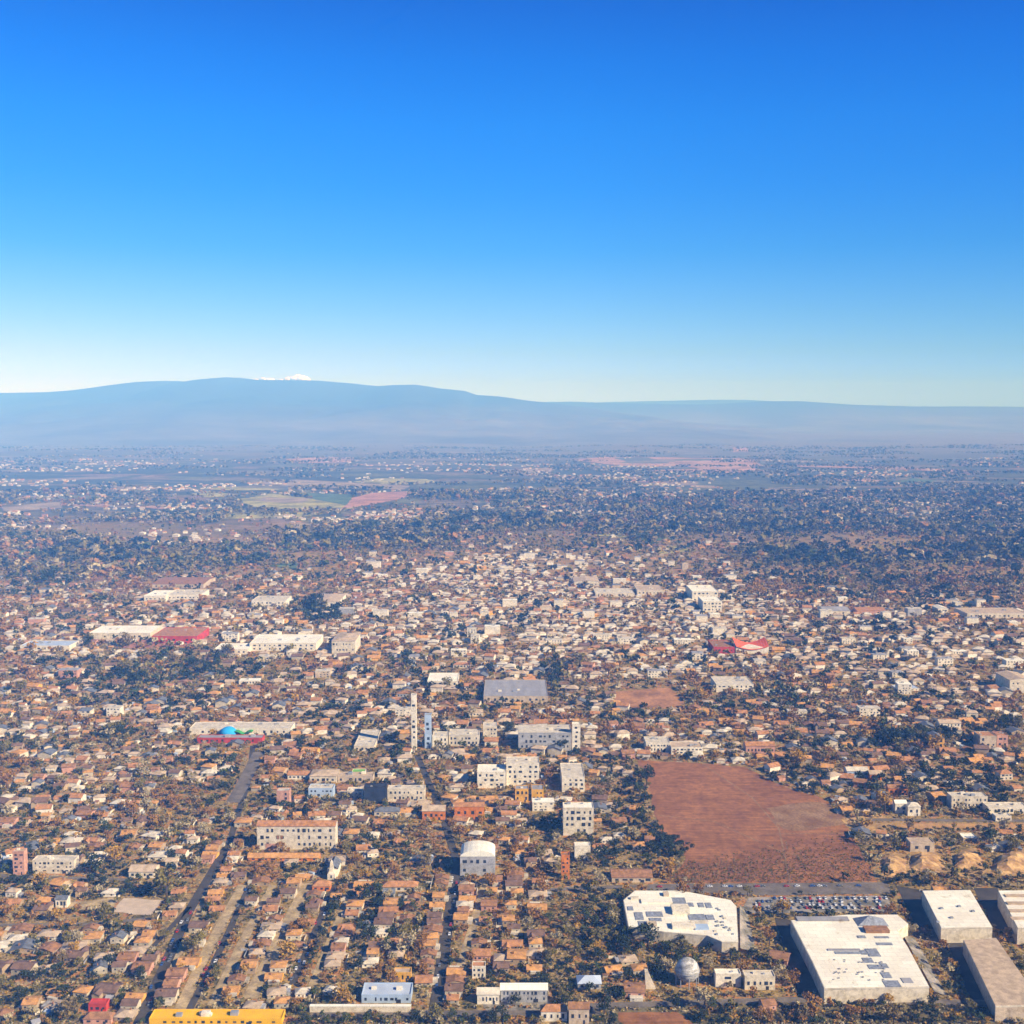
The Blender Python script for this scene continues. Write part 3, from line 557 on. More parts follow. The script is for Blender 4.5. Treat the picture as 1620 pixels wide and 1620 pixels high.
B('shopping_centre', 'long row of brick red shop fronts under the blue dome', 'shopping centre', 'brick red row', 312, 415, 1176, 1168, 1163, 'red', 'greyroof', 'flat', 1, 12, 2)
B('hall', 'pale barrel roofed hall beyond the wooded belt', 'building', 'curved pale hall', 338, 392, 1035, 1028, 1018, 'white', 'whiteroof', 'flat', 1, 6, 3, group=g_mall)
B('shopping_centre', 'wide cream commercial hall behind the curved pale hall', 'shopping centre', 'wide cream hall', 395, 500, 1030, 1018, 1004, 'white', 'whiteroof', 'flat', 2, 12, 5, group=g_mall)
B('shopping_centre', 'long cream and white hall left of the red hall', 'shopping centre', 'left cream hall', 140, 238, 1012, 1002, 990, 'cream', 'whiteroof', 'flat', 1, 10, 4, group=g_mall)
B('shopping_centre', 'wide rust red roofed hall among the pale commercial halls', 'shopping centre', 'red hall', 240, 312, 1018, 1007, 993, 'red', 'terracotta', 'flat', 1, 7, 2, group=g_mall)
B('office_building', 'cream block with ochre hip roof and tall columns', 'building', 'columned ochre block', 525, 562, 1034, 1014, 1000, 'cream', 'tantile', 'hip', 2, 7)
B('factory', 'white factory with bluish roof at the far left of the commercial strip', 'factory', 'bluish factory', 32, 110, 1030, 1022, 1014, 'white', 'blueroof', 'flat', 1, 7, 3)
B('shopping_centre', 'white hall in front of the brick roofed terraces far left', 'shopping centre', 'white terrace hall', 228, 262, 952, 943, 934, 'white', 'whiteroof', 'flat', 1, 5, 2)
B('shopping_centre', 'jumbled white hall right of the white terrace hall', 'shopping centre', 'jumbled white hall', 264, 318, 950, 941, 933, 'white', 'paleroof', 'flat', 1, 8, 5)
B('row_house', 'far terraces with brick red roofs behind the white terrace hall', 'row house', 'far brick terraces', 240, 322, 931, 924, 912, 'beige', 'rusttile', 'gable', 1, 8)
B('hospital', 'cream institution with red brick chimney by dark trees', 'building', 'cream institution', 398, 452, 962, 951, 943, 'white', 'paleroof', 'flat', 2, 8, 3)
B('house', 'large pale villa with grey pitched roof behind dark trees', 'house', 'large pale villa', 492, 536, 960, 952, 938, 'white', 'tantile', 'hip', 1, 6)
B('church', 'pale block with tan roof, furthest of the central town', 'building', 'far tan block', 908, 948, 929, 920, 912, 'cream', 'tantile', 'gable', 1, 5)
B('shopping_centre', 'yellowish long hall right of the far tan block', 'shopping centre', 'yellowish hall', 1008, 1050, 942, 934, 926, 'cream', 'tantile', 'flat', 1, 7, 2)
B('shopping_centre', 'long cream hall before a row of dark trees', 'shopping centre', 'long cream hall', 942, 1004, 944, 939, 931, 'cream', 'paleroof', 'flat', 1, 9, 3)
B('apartment_block', 'brilliant white cluster block right of the town hill', 'apartment block', 'brilliant white cluster', 1095, 1136, 952, 936, 926, 'white', 'whiteroof', 'flat', 3, 6, 3)
B('apartment_block', 'second brilliant white block stepping down behind tall trees', 'apartment block', 'lower white cluster', 1112, 1142, 968, 952, 944, 'white', 'whiteroof', 'flat', 3, 5, 2)
B('shopping_centre', 'hall with wide pale green grey roof in the right distance', 'shopping centre', 'green grey hall', 1303, 1345, 974, 966, 958, 'cream', 'greyroof', 'gable', 1, 6)
B('shopping_centre', 'low brick red hall right of the green grey hall', 'shopping centre', 'low brick hall', 1356, 1402, 972, 966, 959, 'salmon', 'terracotta', 'gable', 1, 6)
B('shopping_centre', 'long pale yellow hall at the right edge of the distance', 'shopping centre', 'far right yellow hall', 1530, 1625, 978, 971, 962, 'cream', 'tantile', 'flat', 1, 12, 3)
B('shopping_centre', 'white arched hall left of the far right yellow hall', 'shopping centre', 'white arched hall', 1484, 1500, 969, 963, 957, 'white', 'whiteroof', 'gable', 1, 3)
B('factory', 'maroon factory left of the swooping red roof', 'factory', 'maroon factory', 1129, 1162, 1034, 1024, 1013, 'red', 'rusttile', 'flat', 1, 5, 1)
B('apartment_block', 'white pink fronted block below the swooping red roof', 'apartment block', 'white pink block', 1133, 1192, 1095, 1083, 1071, 'white', 'paleroof', 'flat', 2, 8, 3)
B('warehouse', 'low warehouse with pale blue sheet roof far right', 'warehouse', 'thin blue warehouse', 1418, 1455, 1093, 1090, 1084, 'white', 'blueroof', 'flat', 1, 5, 1)
B('apartment_block', 'cream gabled block at the right edge beside a tall dark cypress', 'apartment block', 'right edge gabled block', 1597, 1632, 1096, 1076, 1062, 'cream', 'tantile', 'gable', 2, 4)
B('villa', 'white many windowed house with sandy gable roof in the right distance', 'house', 'many windowed house', 1486, 1520, 1155, 1144, 1138, 'white', 'tantile', 'gable', 2, 6)
B('house', 'yellow block with blue grey roof beside a dark green grove', 'house', 'yellow grove house', 1476, 1494, 1184, 1168, 1158, 'ochre', 'greytile', 'gable', 2, 2)
B('house', 'beige block with pink roof, left half of a semidetached pair', 'house', 'beige pink house', 1550, 1576, 1184, 1165, 1158, 'beige', 'terracotta', 'flat', 2, 3)
B('house', 'glowing salmon and yellow block, right half of a semidetached pair', 'house', 'salmon yellow house', 1577, 1594, 1183, 1164, 1158, 'salmon', 'terracotta', 'flat', 2, 2)
B('house', 'pale house with light roof and blue front right of the ploughed field', 'house', 'blue fronted house', 1340, 1374, 1230, 1220, 1212, 'bluewall', 'paleroof', 'gable', 1, 4)
B('house', 'low orange walled house next to the blue fronted house', 'house', 'low orange house', 1376, 1396, 1234, 1225, 1218, 'orange', 'tantile', 'gable', 1, 2)
B('house', 'long rust roofed block behind the white house pair', 'house', 'long rust block', 1405, 1436, 1258, 1247, 1241, 'orange', 'rusttile', 'gable', 1, 4)
B('house', 'bright white house with angular front near the ochre scrub', 'house', 'angular white house', 1416, 1434, 1287, 1271, 1265, 'white', 'whiteroof', 'gable', 1, 2)
B('house', 'bright white round fronted house right of the angular white house', 'house', 'round fronted house', 1436, 1456, 1291, 1276, 1268, 'white', 'paleroof', 'hip', 1, 2)
B('office_building', 'long cream block with small salmon roof right of the field', 'building', 'long right cream block', 1505, 1562, 1279, 1261, 1254, 'cream', 'paleroof', 'flat', 2, 9, 3)
B('office_building', 'low white wall like building at the right edge', 'building', 'right edge low building', 1563, 1626, 1287, 1278, 1270, 'white', 'paleroof', 'flat', 1, 9, 2)
B('house', 'slim white building left of the long right cream block', 'house', 'small right shop', 1575, 1600, 1300, 1292, 1287, 'white', 'paleroof', 'flat', 1, 4, 1)
B('warehouse', 'shed with bright white roof among the sandy slopes', 'warehouse', 'white roofed shed', 1524, 1548, 1331, 1327, 1318, 'beige', 'whiteroof', 'flat', 1, 3, 0)
B('house', 'rust block with two dark doorways among the sandy slopes', 'house', 'two doorway block', 1440, 1478, 1348, 1334, 1326, 'beige', 'tantile', 'flat', 1, 2, 0)
B('restaurant', 'modern white building with dark glass bands beside the sphere', 'building', 'glass banded building', 1132, 1172, 1562, 1542, 1534, 'white', 'whiteroof', 'flat', 2, 1, 2)
B('restaurant', 'cream pavilion adjoining the glass banded building', 'building', 'cream pavilion', 1178, 1226, 1566, 1546, 1536, 'cream', 'paleroof', 'flat', 1, 5, 2)
B('house', 'white house front with small brown hip roof at the bottom', 'house', 'bottom white house', 856, 897, 1616, 1600, 1590, 'white', 'terracotta', 'hip', 1, 4)
B('house', 'plain beige block with rust roof right of the bottom white house', 'house', 'plain beige block', 900, 932, 1620, 1596, 1588, 'beige', 'rusttile', 'gable', 1, 3)
B('greenhouse', 'cluster of pale roofed halls with ribbed fronts near the bottom', 'building', 'ribbed pale halls', 755, 790, 1589, 1573, 1563, 'white', 'paleroof', 'gable', 1, 6)
B('greenhouse', 'right hand pale hall of the ribbed pair near the bottom', 'building', 'right ribbed hall', 792, 866, 1586, 1566, 1556, 'greywall', 'whiteroof', 'gable', 2, 11)
B('house', 'lilac grey roofed house with pitched roof above the bottom white house', 'house', 'lilac roofed house', 914, 951, 1565, 1556, 1540, 'greywall', 'blueroof', 'hip', 1, 3)
B('house', 'white fronted house with small windows near the dark street end', 'house', 'white fronted house', 747, 768, 1548, 1530, 1523, 'white', 'terracotta', 'flat', 2, 3, 0)
B('house', 'long brick red roofed house beside the light street', 'house', 'brick roofed house', 748, 776, 1520, 1512, 1498, 'salmon', 'terracotta', 'gable', 1, 4)
B('house', 'broad rust roofed villa in the upper part of the near quarter', 'house', 'broad rust villa', 604, 660, 1410, 1403, 1392, 'cream', 'terracotta', 'hip', 1, 5)
B('house', 'small navy roofed house among terracotta roofs', 'house', 'navy roofed house', 606, 624, 1420, 1413, 1404, 'greywall', 'greytile', 'gable', 1, 2)
B('house', 'sprawling house with rust roof below the church', 'house', 'rust church house', 494, 522, 1410, 1402, 1392, 'orange', 'terracotta', 'hip', 1, 3)
B('house', 'wide rust red roofed house bordering the ploughed field', 'house', 'field edge house', 968, 1032, 1396, 1388, 1372, 'beige', 'rusttile', 'gable', 1, 5)
B('row_house', 'long pale row facing the top edge of the ploughed field, left part', 'row house', 'field top row', 1022, 1060, 1190, 1176, 1166, 'white', 'paleroof', 'flat', 2, 7, 2)
B('row_house', 'long white row facing the top edge of the field, middle part', 'row house', 'middle field row', 1062, 1112, 1194, 1183, 1174, 'white', 'tantile', 'flat', 2, 8, 2)
B('row_house', 'pink ribbed row facing the top right corner of the field', 'row house', 'pink field row', 1180, 1226, 1194, 1180, 1172, 'salmon', 'terracotta', 'gable', 1, 8, 2)

# the pale wedge shaped roofs by polygon: factory and big warehouse of the bottom right
def poly_hall(name, label, short, pts, z, wall, roof):
    w_ = [G(px, py, z) for px, py in pts]; cx = sum(p[0] for p in w_) / len(w_); cyy = sum(p[1] for p in w_) / len(w_)
    root = thing(name, label, name.split('_')[-1] if name != 'factory' else 'factory', (cx, cyy, 0)); loc = [(a - cx, b - cyy) for a, b in w_]
    MB().prism(loc, 0, z, top=True).build('wall', M[wall], root)
    n = len(loc); ins = [(a * .992, b * .988) for a, b in loc]
    rf = MB().prism(ins, z + .02, z + .2).build('roof', M[roof], root)
    lo = MB().prism([(a * 1.002, b * 1.003) for a, b in loc], z - .9, z + .012); lo.build('fascia', M['paleroof'], root)
    stamp_poly([(a + cx, b + cyy) for a, b in loc]); LM.append((short, cx, cyy)); return root, rf, cx, cyy
def roof_item(rf, cx, cyy, z, px0, px1, py0, py1, h, m, name):
    a = G(px0, py1, z); b = G(px1, py0, z)
    return MB().box(0, b[0] - a[0], 0, b[1] - a[1], 0, h).build(name, M[m], rf, (a[0] - cx, a[1] - cyy, z + .205))
root, rf, cx, cyy = poly_hall('factory', 'large white roofed factory with rows of dark roof panels and cut off corners', 'white factory', [(986, 1424), (1004, 1409), (1078, 1409), (1156, 1424), (1165, 1434), (1168, 1490), (1142, 1490), (1118, 1480), (1050, 1474), (994, 1466)], 9, 'cream', 'whiteroof')
for a in ((1065, 1083, 1421, 1434, .4, 'panel'), (1090, 1096, 1429, 1435, .4, 'panel'), (1106, 1112, 1429, 1436, .4, 'panel'), (1118, 1124, 1429, 1437, .4, 'panel'), (994, 1001, 1435, 1441, .5, 'panel'),
          (1006, 1016, 1444, 1456, .4, 'panel'), (1024, 1047, 1443, 1451, .4, 'panel'), (1028, 1046, 1453, 1458, .4, 'panel'), (1011, 1023, 1458, 1465, .4, 'panel'), (1091, 1114, 1447, 1456, .4, 'panel'), (1119, 1128, 1448, 1456, .4, 'panel')):
    roof_item(rf, cx, cyy, 9, *a, 'roof_panel')
for a in ((1064, 1088, 1437, 1448, 3.5, 'white'), (1015, 1062, 1423, 1430, 1.2, 'whiteroof'), (1064, 1098, 1463, 1471, 2.4, 'white'), (1024, 1038, 1461, 1466, 2, 'beige'), (1100, 1119, 1464, 1472, 1.2, 'bluewall'), (1093, 1120, 1459, 1462, 1.5, 'paleroof'), (1050, 1057, 1414, 1419, 2, 'beige'), (998, 1010, 1421, 1424, 1.6, 'paleroof')):
    roof_item(rf, cx, cyy, 9, *a, 'roof_unit')
for k in range(14): 
    q = random.Random(k); x_ = q.uniform(1125, 1160); y_ = q.uniform(1432, 1480); roof_item(rf, cx, cyy, 9, x_, x_ + q.uniform(2, 4), y_, y_ + 2, q.uniform(.4, 1.2), q.choice(['metal', 'paleroof']), 'vent')
root, rf, cx, cyy = poly_hall('big_warehouse', 'largest white roofed warehouse with stained roof and dark pyramid skylight', 'largest white warehouse', [(1251, 1456), (1340, 1447), (1420, 1447), (1437, 1462), (1420, 1473), (1436, 1498), (1470, 1561), (1304, 1564), (1285, 1522)], 11, 'cream', 'whiteroof')
a = G(1357, 1466, 11); b = G(1397, 1453, 11); wx, wy = b[0] - a[0], b[1] - a[1]
MB().add([(0, 0, 0), (wx, 0, 0), (wx, wy, 0), (0, wy, 0), (wx * .45, wy * .5, 5.5)], [(0, 1, 4), (1, 2, 4), (2, 3, 4), (3, 0, 4)]).build('skylight', M['panel'], rf, (a[0] - cx, a[1] - cyy, 11.205))
for a in ((1370, 1402, 1469, 1477, 2.2, 'rusttile'), (1262, 1340, 1452, 1458, 1.0, 'greyroof'), (1358, 1368, 1481, 1485, .4, 'panel'), (1385, 1405, 1482, 1485, .3, 'panel'), (1388, 1410, 1492, 1496, .3, 'panel'), (1310, 1360, 1502, 1505, .5, 'greyroof'), (1322, 1360, 1506, 1510, .3, 'panel'), (1364, 1374, 1504, 1511, .3, 'panel'), (1376, 1386, 1502, 1514, .5, 'panel'), (1368, 1378, 1516, 1524, .3, 'panel'), (1376, 1394, 1527, 1534, .3, 'panel'), (1396, 1402, 1525, 1532, .3, 'panel'), (1398, 1406, 1539, 1548, .3, 'panel'), (1402, 1420, 1552, 1562, .3, 'panel'), (1430, 1440, 1548, 1556, .4, 'greyroof')):
    roof_item(rf, cx, cyy, 11, *a, 'roof_panel' if a[5] == 'panel' else 'roof_unit')
for k in range(30):
    q = random.Random(100 + k); x_ = q.uniform(1315, 1400); y_ = q.uniform(1515, 1555); roof_item(rf, cx, cyy, 11, x_, x_ + q.uniform(1, 2.2), y_, y_ + 1.2, q.uniform(.3, .9), q.choice(['metal', 'greyroof']), 'vent')
root, rf, cx, cyy = poly_hall('flat_warehouse', 'cream roofed warehouse right of the largest white one, clean empty roof', 'clean cream warehouse', [(1459, 1409), (1535, 1408), (1570, 1467), (1489, 1468)], 12, 'cream', 'whiteroof')
for k in range(5): q = random.Random(300 + k); x_ = q.uniform(1480, 1540); y_ = q.uniform(1420, 1460); roof_item(rf, cx, cyy, 12, x_, x_ + 3, y_, y_ + 2, 1, 'metal', 'vent')
root, rf, cx, cyy = poly_hall('edge_warehouse', 'pale warehouse cut by the right edge, behind the tan roofed one', 'right edge warehouse', [(1579, 1409), (1660, 1408), (1700, 1468), (1610, 1468)], 13, 'cream', 'whiteroof')
for k in range(4): roof_item(rf, cx, cyy, 13, 1592 + k * 3, 1625 + k * 3, 1416 + k * 12, 1420 + k * 12, .8, 'tantile', 'roof_unit')
root, rf, cx, cyy = poly_hall('tan_warehouse', 'tan gravel roofed warehouse in the bottom right corner', 'tan warehouse', [(1524, 1487), (1576, 1484), (1650, 1590), (1575, 1592)], 11, 'beige', 'tantile')

# shutters and lower storey of the cream block
o = [x for x in bpy.data.objects if x.name == 'school'][0]
for k in range(2): MB().box(-1.1, 1.1, -.14, -.07, -1.8, 1.8).build('shutter', M['rusttile'], o, (-16.5 + 3.2 * k, 0, 11.5))
MB().box(-5, 5, -.16, -.07, -2.4, 2.4).build('painted_panel', M['salmon'], o, (-23, 0, 3.2))

# sphere tank
x_, y_ = G(1090, 1566); root = thing('sphere_tank', 'big pale spherical tank with stained skin beside the glass banded building', 'tank', (x_, y_ + 8, 0))
rr = 8.3; MB().lathe(0, 0, [(rr * math.cos(a), 10.2 + rr * math.sin(a)) for a in np.linspace(-math.pi / 2, math.pi / 2, 17)], 32).build('shell', mat('stained_white_steel', (0.60, 0.57, 0.50), var=0.5, scale=0.25, scale2=0.8, stretch=(1, 1, 2.5), rough=.6), root)
for k in range(8): a = 2 * math.pi * k / 8; MB().tube((rr * .93 * math.cos(a), rr * .93 * math.sin(a), 0), (rr * .93 * math.cos(a), rr * .93 * math.sin(a), 9), .35).build('leg', M['metal'], root)
MB().lathe(0, 0, [(rr + .35, 10.0), (rr + .35, 10.5), (rr, 10.5)], 32).build('ring_walkway', M['metal'], root)
stamp(x_ - 9, x_ + 9, y_ - 1, y_ + 17); LM.append(('spherical tank', x_, y_ + 8))

# church with its steeple
x_, y_ = G(524, 1392); root = thing('church', 'small church with pale flared steeple near the parallel streets', 'church', (x_, y_, 0))
z1 = Zat(1384, y_); z2 = Zat(1362, y_)
MB().box(-3.2, 3.2, 0, 6.4, 0, z1).build('tower', M['white'], root)
MB().lathe(0, 3.2, [(4.9, z1 + .05), (3.0, z1 + 2.2), (2.1, z1 + 5), (1.3, z2 - 2), (.15, z2)], 4).build('steeple', M['cream'], root).rotation_euler = (0, 0, 0)
MB().box(-4.5, 4.5, 6.4, 24, 0, 7).build('wall', M['white'], root); MB().gable(-4.5, 4.5, 6.4, 24, 7.05, 4, 'y').build('roof', M['greytile'], root)
MB().box(-.6, .6, -.07, .05, 1.5, 4).build('window', GLASS, root); MB().box(-.05, .05, 3.15, 3.25, z2 - .2, z2 + 1.4).box(-.4, .4, 3.16, 3.24, z2 + .7, z2 + .85).build('cross', M['metal'], root)
stamp(x_ - 6, x_ + 6, y_ - 2, y_ + 26); LM.append(('church', x_, y_ + 10))

# blue dome with green shell roof
x_, y_ = G(358, 1168); root = thing('domed_pavilion', 'bright blue domed pavilion at the left end of the green shell roof', 'pavilion', (x_, y_, 0))
MB().lathe(0, 10, [(10, 0), (10, 3)], 24).build('wall', M['white'], root)
MB().lathe(0, 10, [(10.6 * math.cos(a), 3 + 8.5 * math.sin(a)) for a in np.linspace(0, math.pi / 2, 9)], 24).build('dome', M['blue'], root)
x2, y2 = G(382, 1166); r2_ = thing('shell_roof_hall', 'green shell roofed hall right of the bright blue dome', 'building', (x2, y2, 0))
MB().box(-13, 13, 0, 14, 0, 2.5).build('wall', M['white'], r2_); n = 10
v = [(-13.5 + 27 * k / n, yy, 2.6 + 4.5 * abs(math.sin(math.pi * (k / n) * 1.5 + .5))) for yy in (-.5, 14.5) for k in range(n + 1)]
MB().add(v + [(a, b, c - .3) for a, b, c in v], [(k, k + 1, n + 2 + k, n + 1 + k) for k in range(n)] + [(2 * n + 2 + k, 2 * n + 3 + k, k + 1, k) for k in range(n)]).build('roof', M['green_roof'], r2_)
stamp(x_ - 12, x2 + 15, y_ - 1, y_ + 22); LM.append(('blue dome', x_, y_ + 8))

# swooping red roof
x_, y_ = G(1190, 1034); z1 = Zat(1014, y_); root = thing('arena', 'arena with swooping bright red roof, low in the middle and high at both ends', 'arena', (x_, y_, 0)); wd = G(1216, 1034)[0] - G(1164, 1034)[0]
n = 14; hh = [z1 * (0.55 + 0.45 * (abs(2 * k / n - 1) ** 1.6)) for k in range(n + 1)]; xx = [-wd / 2 + wd * k / n for k in range(n + 1)]
w_ = MB()
w_.add([(xx[k], 0, 0) for k in range(n + 1)] + [(xx[k], 0, hh[k] * .62) for k in range(n + 1)], [(k, k + 1, n + 2 + k, n + 1 + k) for k in range(n)]); w_.box(-wd / 2, wd / 2, .5, 30, 0, z1 * .5)
w_.build('wall', M['white'], root)
v = [(xx[k], yy, hh[k] * s) for yy, s in ((-1.5, .6), (32, 1.0)) for k in range(n + 1)]
MB().add(v + [(a, b, c - .5) for a, b, c in v], [(k, k + 1, n + 2 + k, n + 1 + k) for k in range(n)] + [(2 * n + 2 + k, 2 * n + 3 + k, k + 1, k) for k in range(n)]).build('roof', mat('bright_red_roof', (0.78, 0.13, 0.05), var=.12), root)
stamp(x_ - wd / 2, x_ + wd / 2, y_ - 2, y_ + 34); LM.append(('red arena', x_, y_ + 15))

# walls, banks and small special things
x0, y0 = G(490, 1602); x1, _ = G(650, 1602); root = thing('boundary_wall', 'long cream wall in front of the pale blue warehouse', 'wall', ((x0 + x1) / 2, y0, 0)); X = (x1 - x0) / 2
MB().box(-X, X, 0, 2.5, 0, 4.2).build('wall_face', M['cream'], root); MB().box(-X - .15, X + .15, -.15, 2.65, 4.2, 4.5).build('coping', M['whiteroof'], root); stamp(x0, x1, y0 - 1, y0 + 4)
def bank(label, pts, h, m='gravel'):
    w_ = [G(*p) for p in pts]; cx = sum(p[0] for p in w_) / 4; cy_ = sum(p[1] for p in w_) / 4; n = 14; V = []; Fc = []
    for j in range(n + 1):
        for i in range(7):
            a = Vector(w_[0]).lerp(Vector(w_[1]), i / 6); b = Vector(w_[3]).lerp(Vector(w_[2]), i / 6); p = a.lerp(b, j / n)
            z = h * (1 - i / 6) + (rng.uniform(-.3, .3) if 0 < i < 6 else 0)
            if m != 'gravel':
                z = 0 if i in (0, 6) or j in (0, n) else h * (.55, 1, .9, .6, .3)[i - 1] * min(1, j / 4, (n - j) / 4) * rng.uniform(.75, 1.1)
                p = p + Vector((rng.uniform(-1.6, 1.6), rng.uniform(-1.6, 1.6)))
            V.append((p.x - cx, p.y - cy_, max(0, z)))
    for j in range(n):
        for i in range(6): a = j * 7 + i; Fc.append((a, a + 1, a + 8, a + 7))
    MB_ = MB(); MB_.add(V, Fc); o = MB_.build('embankment', M[m], None, (cx, cy_, 0)); o['label'] = label; o['category'] = 'embankment'; stamp_poly(w_)
bank('stony embankment sloping down right of the white factory', [(1170, 1438), (1182, 1440), (1196, 1508), (1171, 1508)], 4)
bank('scrubby embankment sloping down right of the largest white warehouse', [(1428, 1484), (1448, 1484), (1498, 1575), (1478, 1575)], 3)
M['ysand'] = mat('quarry_sand', (0.56, 0.35, 0.14), var=0.4, scale=0.12, scale2=0.6, col2=(0.34, 0.19, 0.08))
bank('yellow sand mound with a steep left face behind the clean cream warehouse', [(1442, 1352), (1486, 1350), (1496, 1378), (1438, 1378)], 7, 'ysand')
bank('sloping orange sand mound at the right edge above the warehouses', [(1580, 1352), (1640, 1350), (1650, 1382), (1562, 1384)], 8, 'ysand')
bank('small sand mound between the two larger ones', [(1512, 1350), (1550, 1348), (1556, 1374), (1508, 1376)], 6, 'ysand')
bank('low sand mound just right of the ploughed field corner', [(1392, 1356), (1432, 1352), (1436, 1384), (1396, 1388)], 5, 'ysand')
x_, y_ = G(1024, 1565); z_ = Zat(1527, y_); root = thing('gable_wall', 'lone pale yellow slanted wall left of the spherical tank', 'wall', (x_, y_, 0))
MB().add([(-1, 0, 0), (6, 0, 0), (0, 0, z_ * .8), (-2, 0, z_ * .8), (-1, 1, 0), (6, 1, 0), (0, 1, z_ * .8), (-2, 1, z_ * .8)], [(0, 1, 2, 3), (7, 6, 5, 4), (1, 5, 6, 2), (0, 3, 7, 4), (3, 2, 6, 7)]).build('wall_face', M['cream'], root)
MB().box(-2.2, .2, -.1, 1.1, z_ * .8, z_ * .8 + .4).build('coping', M['paleroof'], root)
LM.append(('slanted yellow wall', x_, y_)); stamp(x_ - 3, x_ + 7, y_ - 1, y_ + 2)

# ------------------------------------------------------------------ zones of the town, in picture rows and columns
ZN = [(870, 1010, 80, 30, .3, -.4, .9), (1120, 955, 60, 30, .3, -.4, 1), (450, 1028, 100, 16, .3, -.4, .9), (1090, 1182, 140, 14, .5, -.5, 1), (1500, 1045, 130, 40, .3, -.4, .8), (905, 890, 110, 16, .4, -.4, .9),  # cx, cy, rx, ry, house, tree, white
 (810, 905, 260, 40, .95, -.3, .35), (850, 985, 420, 70, .6, -.35, .35), (1150, 1000, 160, 80, .5, -.3, .5), (1480, 1040, 160, 60, .35, -.2, .6), (400, 1010, 240, 30, .4, -.35, .6),
 (1420, 905, 300, 50, -.9, .8, 0), (600, 862, 150, 14, -1, 1.2, 0), (850, 1140, 260, 40, .25, -.1, .3), (1000, 840, 900, 20, -.35, .3, 0), (150, 900, 220, 40, -.5, .5, 0),
 (280, 1065, 160, 30, -.6, .9, 0), (1480, 1230, 200, 80, -.25, .45, -.2), (600, 1480, 180, 60, .1, .05, -.3), (660, 1500, 55, 45, -.8, 1.0, -.3), (960, 1490, 60, 60, -.5, .8, 0), (1120, 1505, 120, 15, -.8, .5, 0),
 (1460, 1350, 140, 45, -1, -.1, 0), (480, 960, 60, 15, -1, 1.2, 0), (1300, 1140, 200, 50, -.1, .3, .1), (1060, 1335, 22, 22, 0, 3, 0), (1550, 1500, 160, 100, -1, -.3, 0), (800, 1612, 900, 14, -1, .5, 0),
 (1060, 1460, 230, 55, -2, -.2, 0), (1440, 1170, 50, 14, -2, 3, 0), (990, 1255, 40, 55, -.7, .3, 0), (1260, 1090, 60, 60, -.3, .7, 0), (510, 975, 25, 18, -1, 2.5, 0), (190, 1160, 30, 16, -1, 2, 0), (880, 1060, 25, 30, -.5, 1.5, 0),
 (500, 835, 500, 14, .2, .2, 0), (70, 1520, 120, 80, .1, .3, 0)]
def zone(px, py):
    h = 1.0; t = 1.0; w_ = 0.18
    if py < 870: h = .10 + .35 * max(0, (py - 760) / 110.); t = 1.1
    elif py < 960: h = .35 + .4 * (py - 870) / 90.
    for cx, cy_, rx, ry, a, b, c in ZN:
        d = ((px - cx) / rx) ** 2 + ((py - cy_) / ry) ** 2
        if d < 3: g_ = math.exp(-d * 1.2); h += a * g_; t += b * g_; w_ += c * g_
    return h, t, w_

# ------------------------------------------------------------------ lots, houses, sheds and trees as candidates
houses = []; sheds = []; trees = []; blocks = []
qq = random.Random(99)
for p, w_ in LR[:5] + [([(384, 1400), (283, 1600)], 6), ([(487, 1398), (395, 1580)], 8), ([(432, 1400), (336, 1590)], 5), ([(560, 1400), (494, 1560)], 5), ([(770, 1385), (728, 1530)], 6), ([(800, 1385), (770, 1560)], 4), ([(640, 1420), (600, 1540)], 4), ([(836, 1395), (826, 1540)], 4)]:
    a, b = Vector(G(*p[0])), Vector(G(*p[-1])); d = (b - a).normalized(); L_ = (b - a).length; t_ = 4
    while t_ < L_ - 4:
        for sd in (-1, 1):
            q = a + d * t_ + Vector((-d.y, d.x)) * sd * (w_ / 2 + 6.5)
            if qq.random() < .62 and not busy(q.x, q.y, 4.5): houses.append((q.x, q.y, qq.choice([0, math.pi]) + qq.gauss(0, .05), qq.choice([0, 1, 2, 3, 5, 6, 7, 9, 11, 15, 10, 13]), False, qq.choice([.85, .95, 1.05, 1.2]))); stamp(q.x - 4.5, q.x + 4.5, q.y - 4, q.y + 4, 1)
        t_ += qq.uniform(9.5, 14)
def infr(x, y, m=25):
    px, py = P(x, y); return -m < px < 1620 + m and py < 1620 + m
rr_ = random.Random(21)
y = 655.0; row = 0
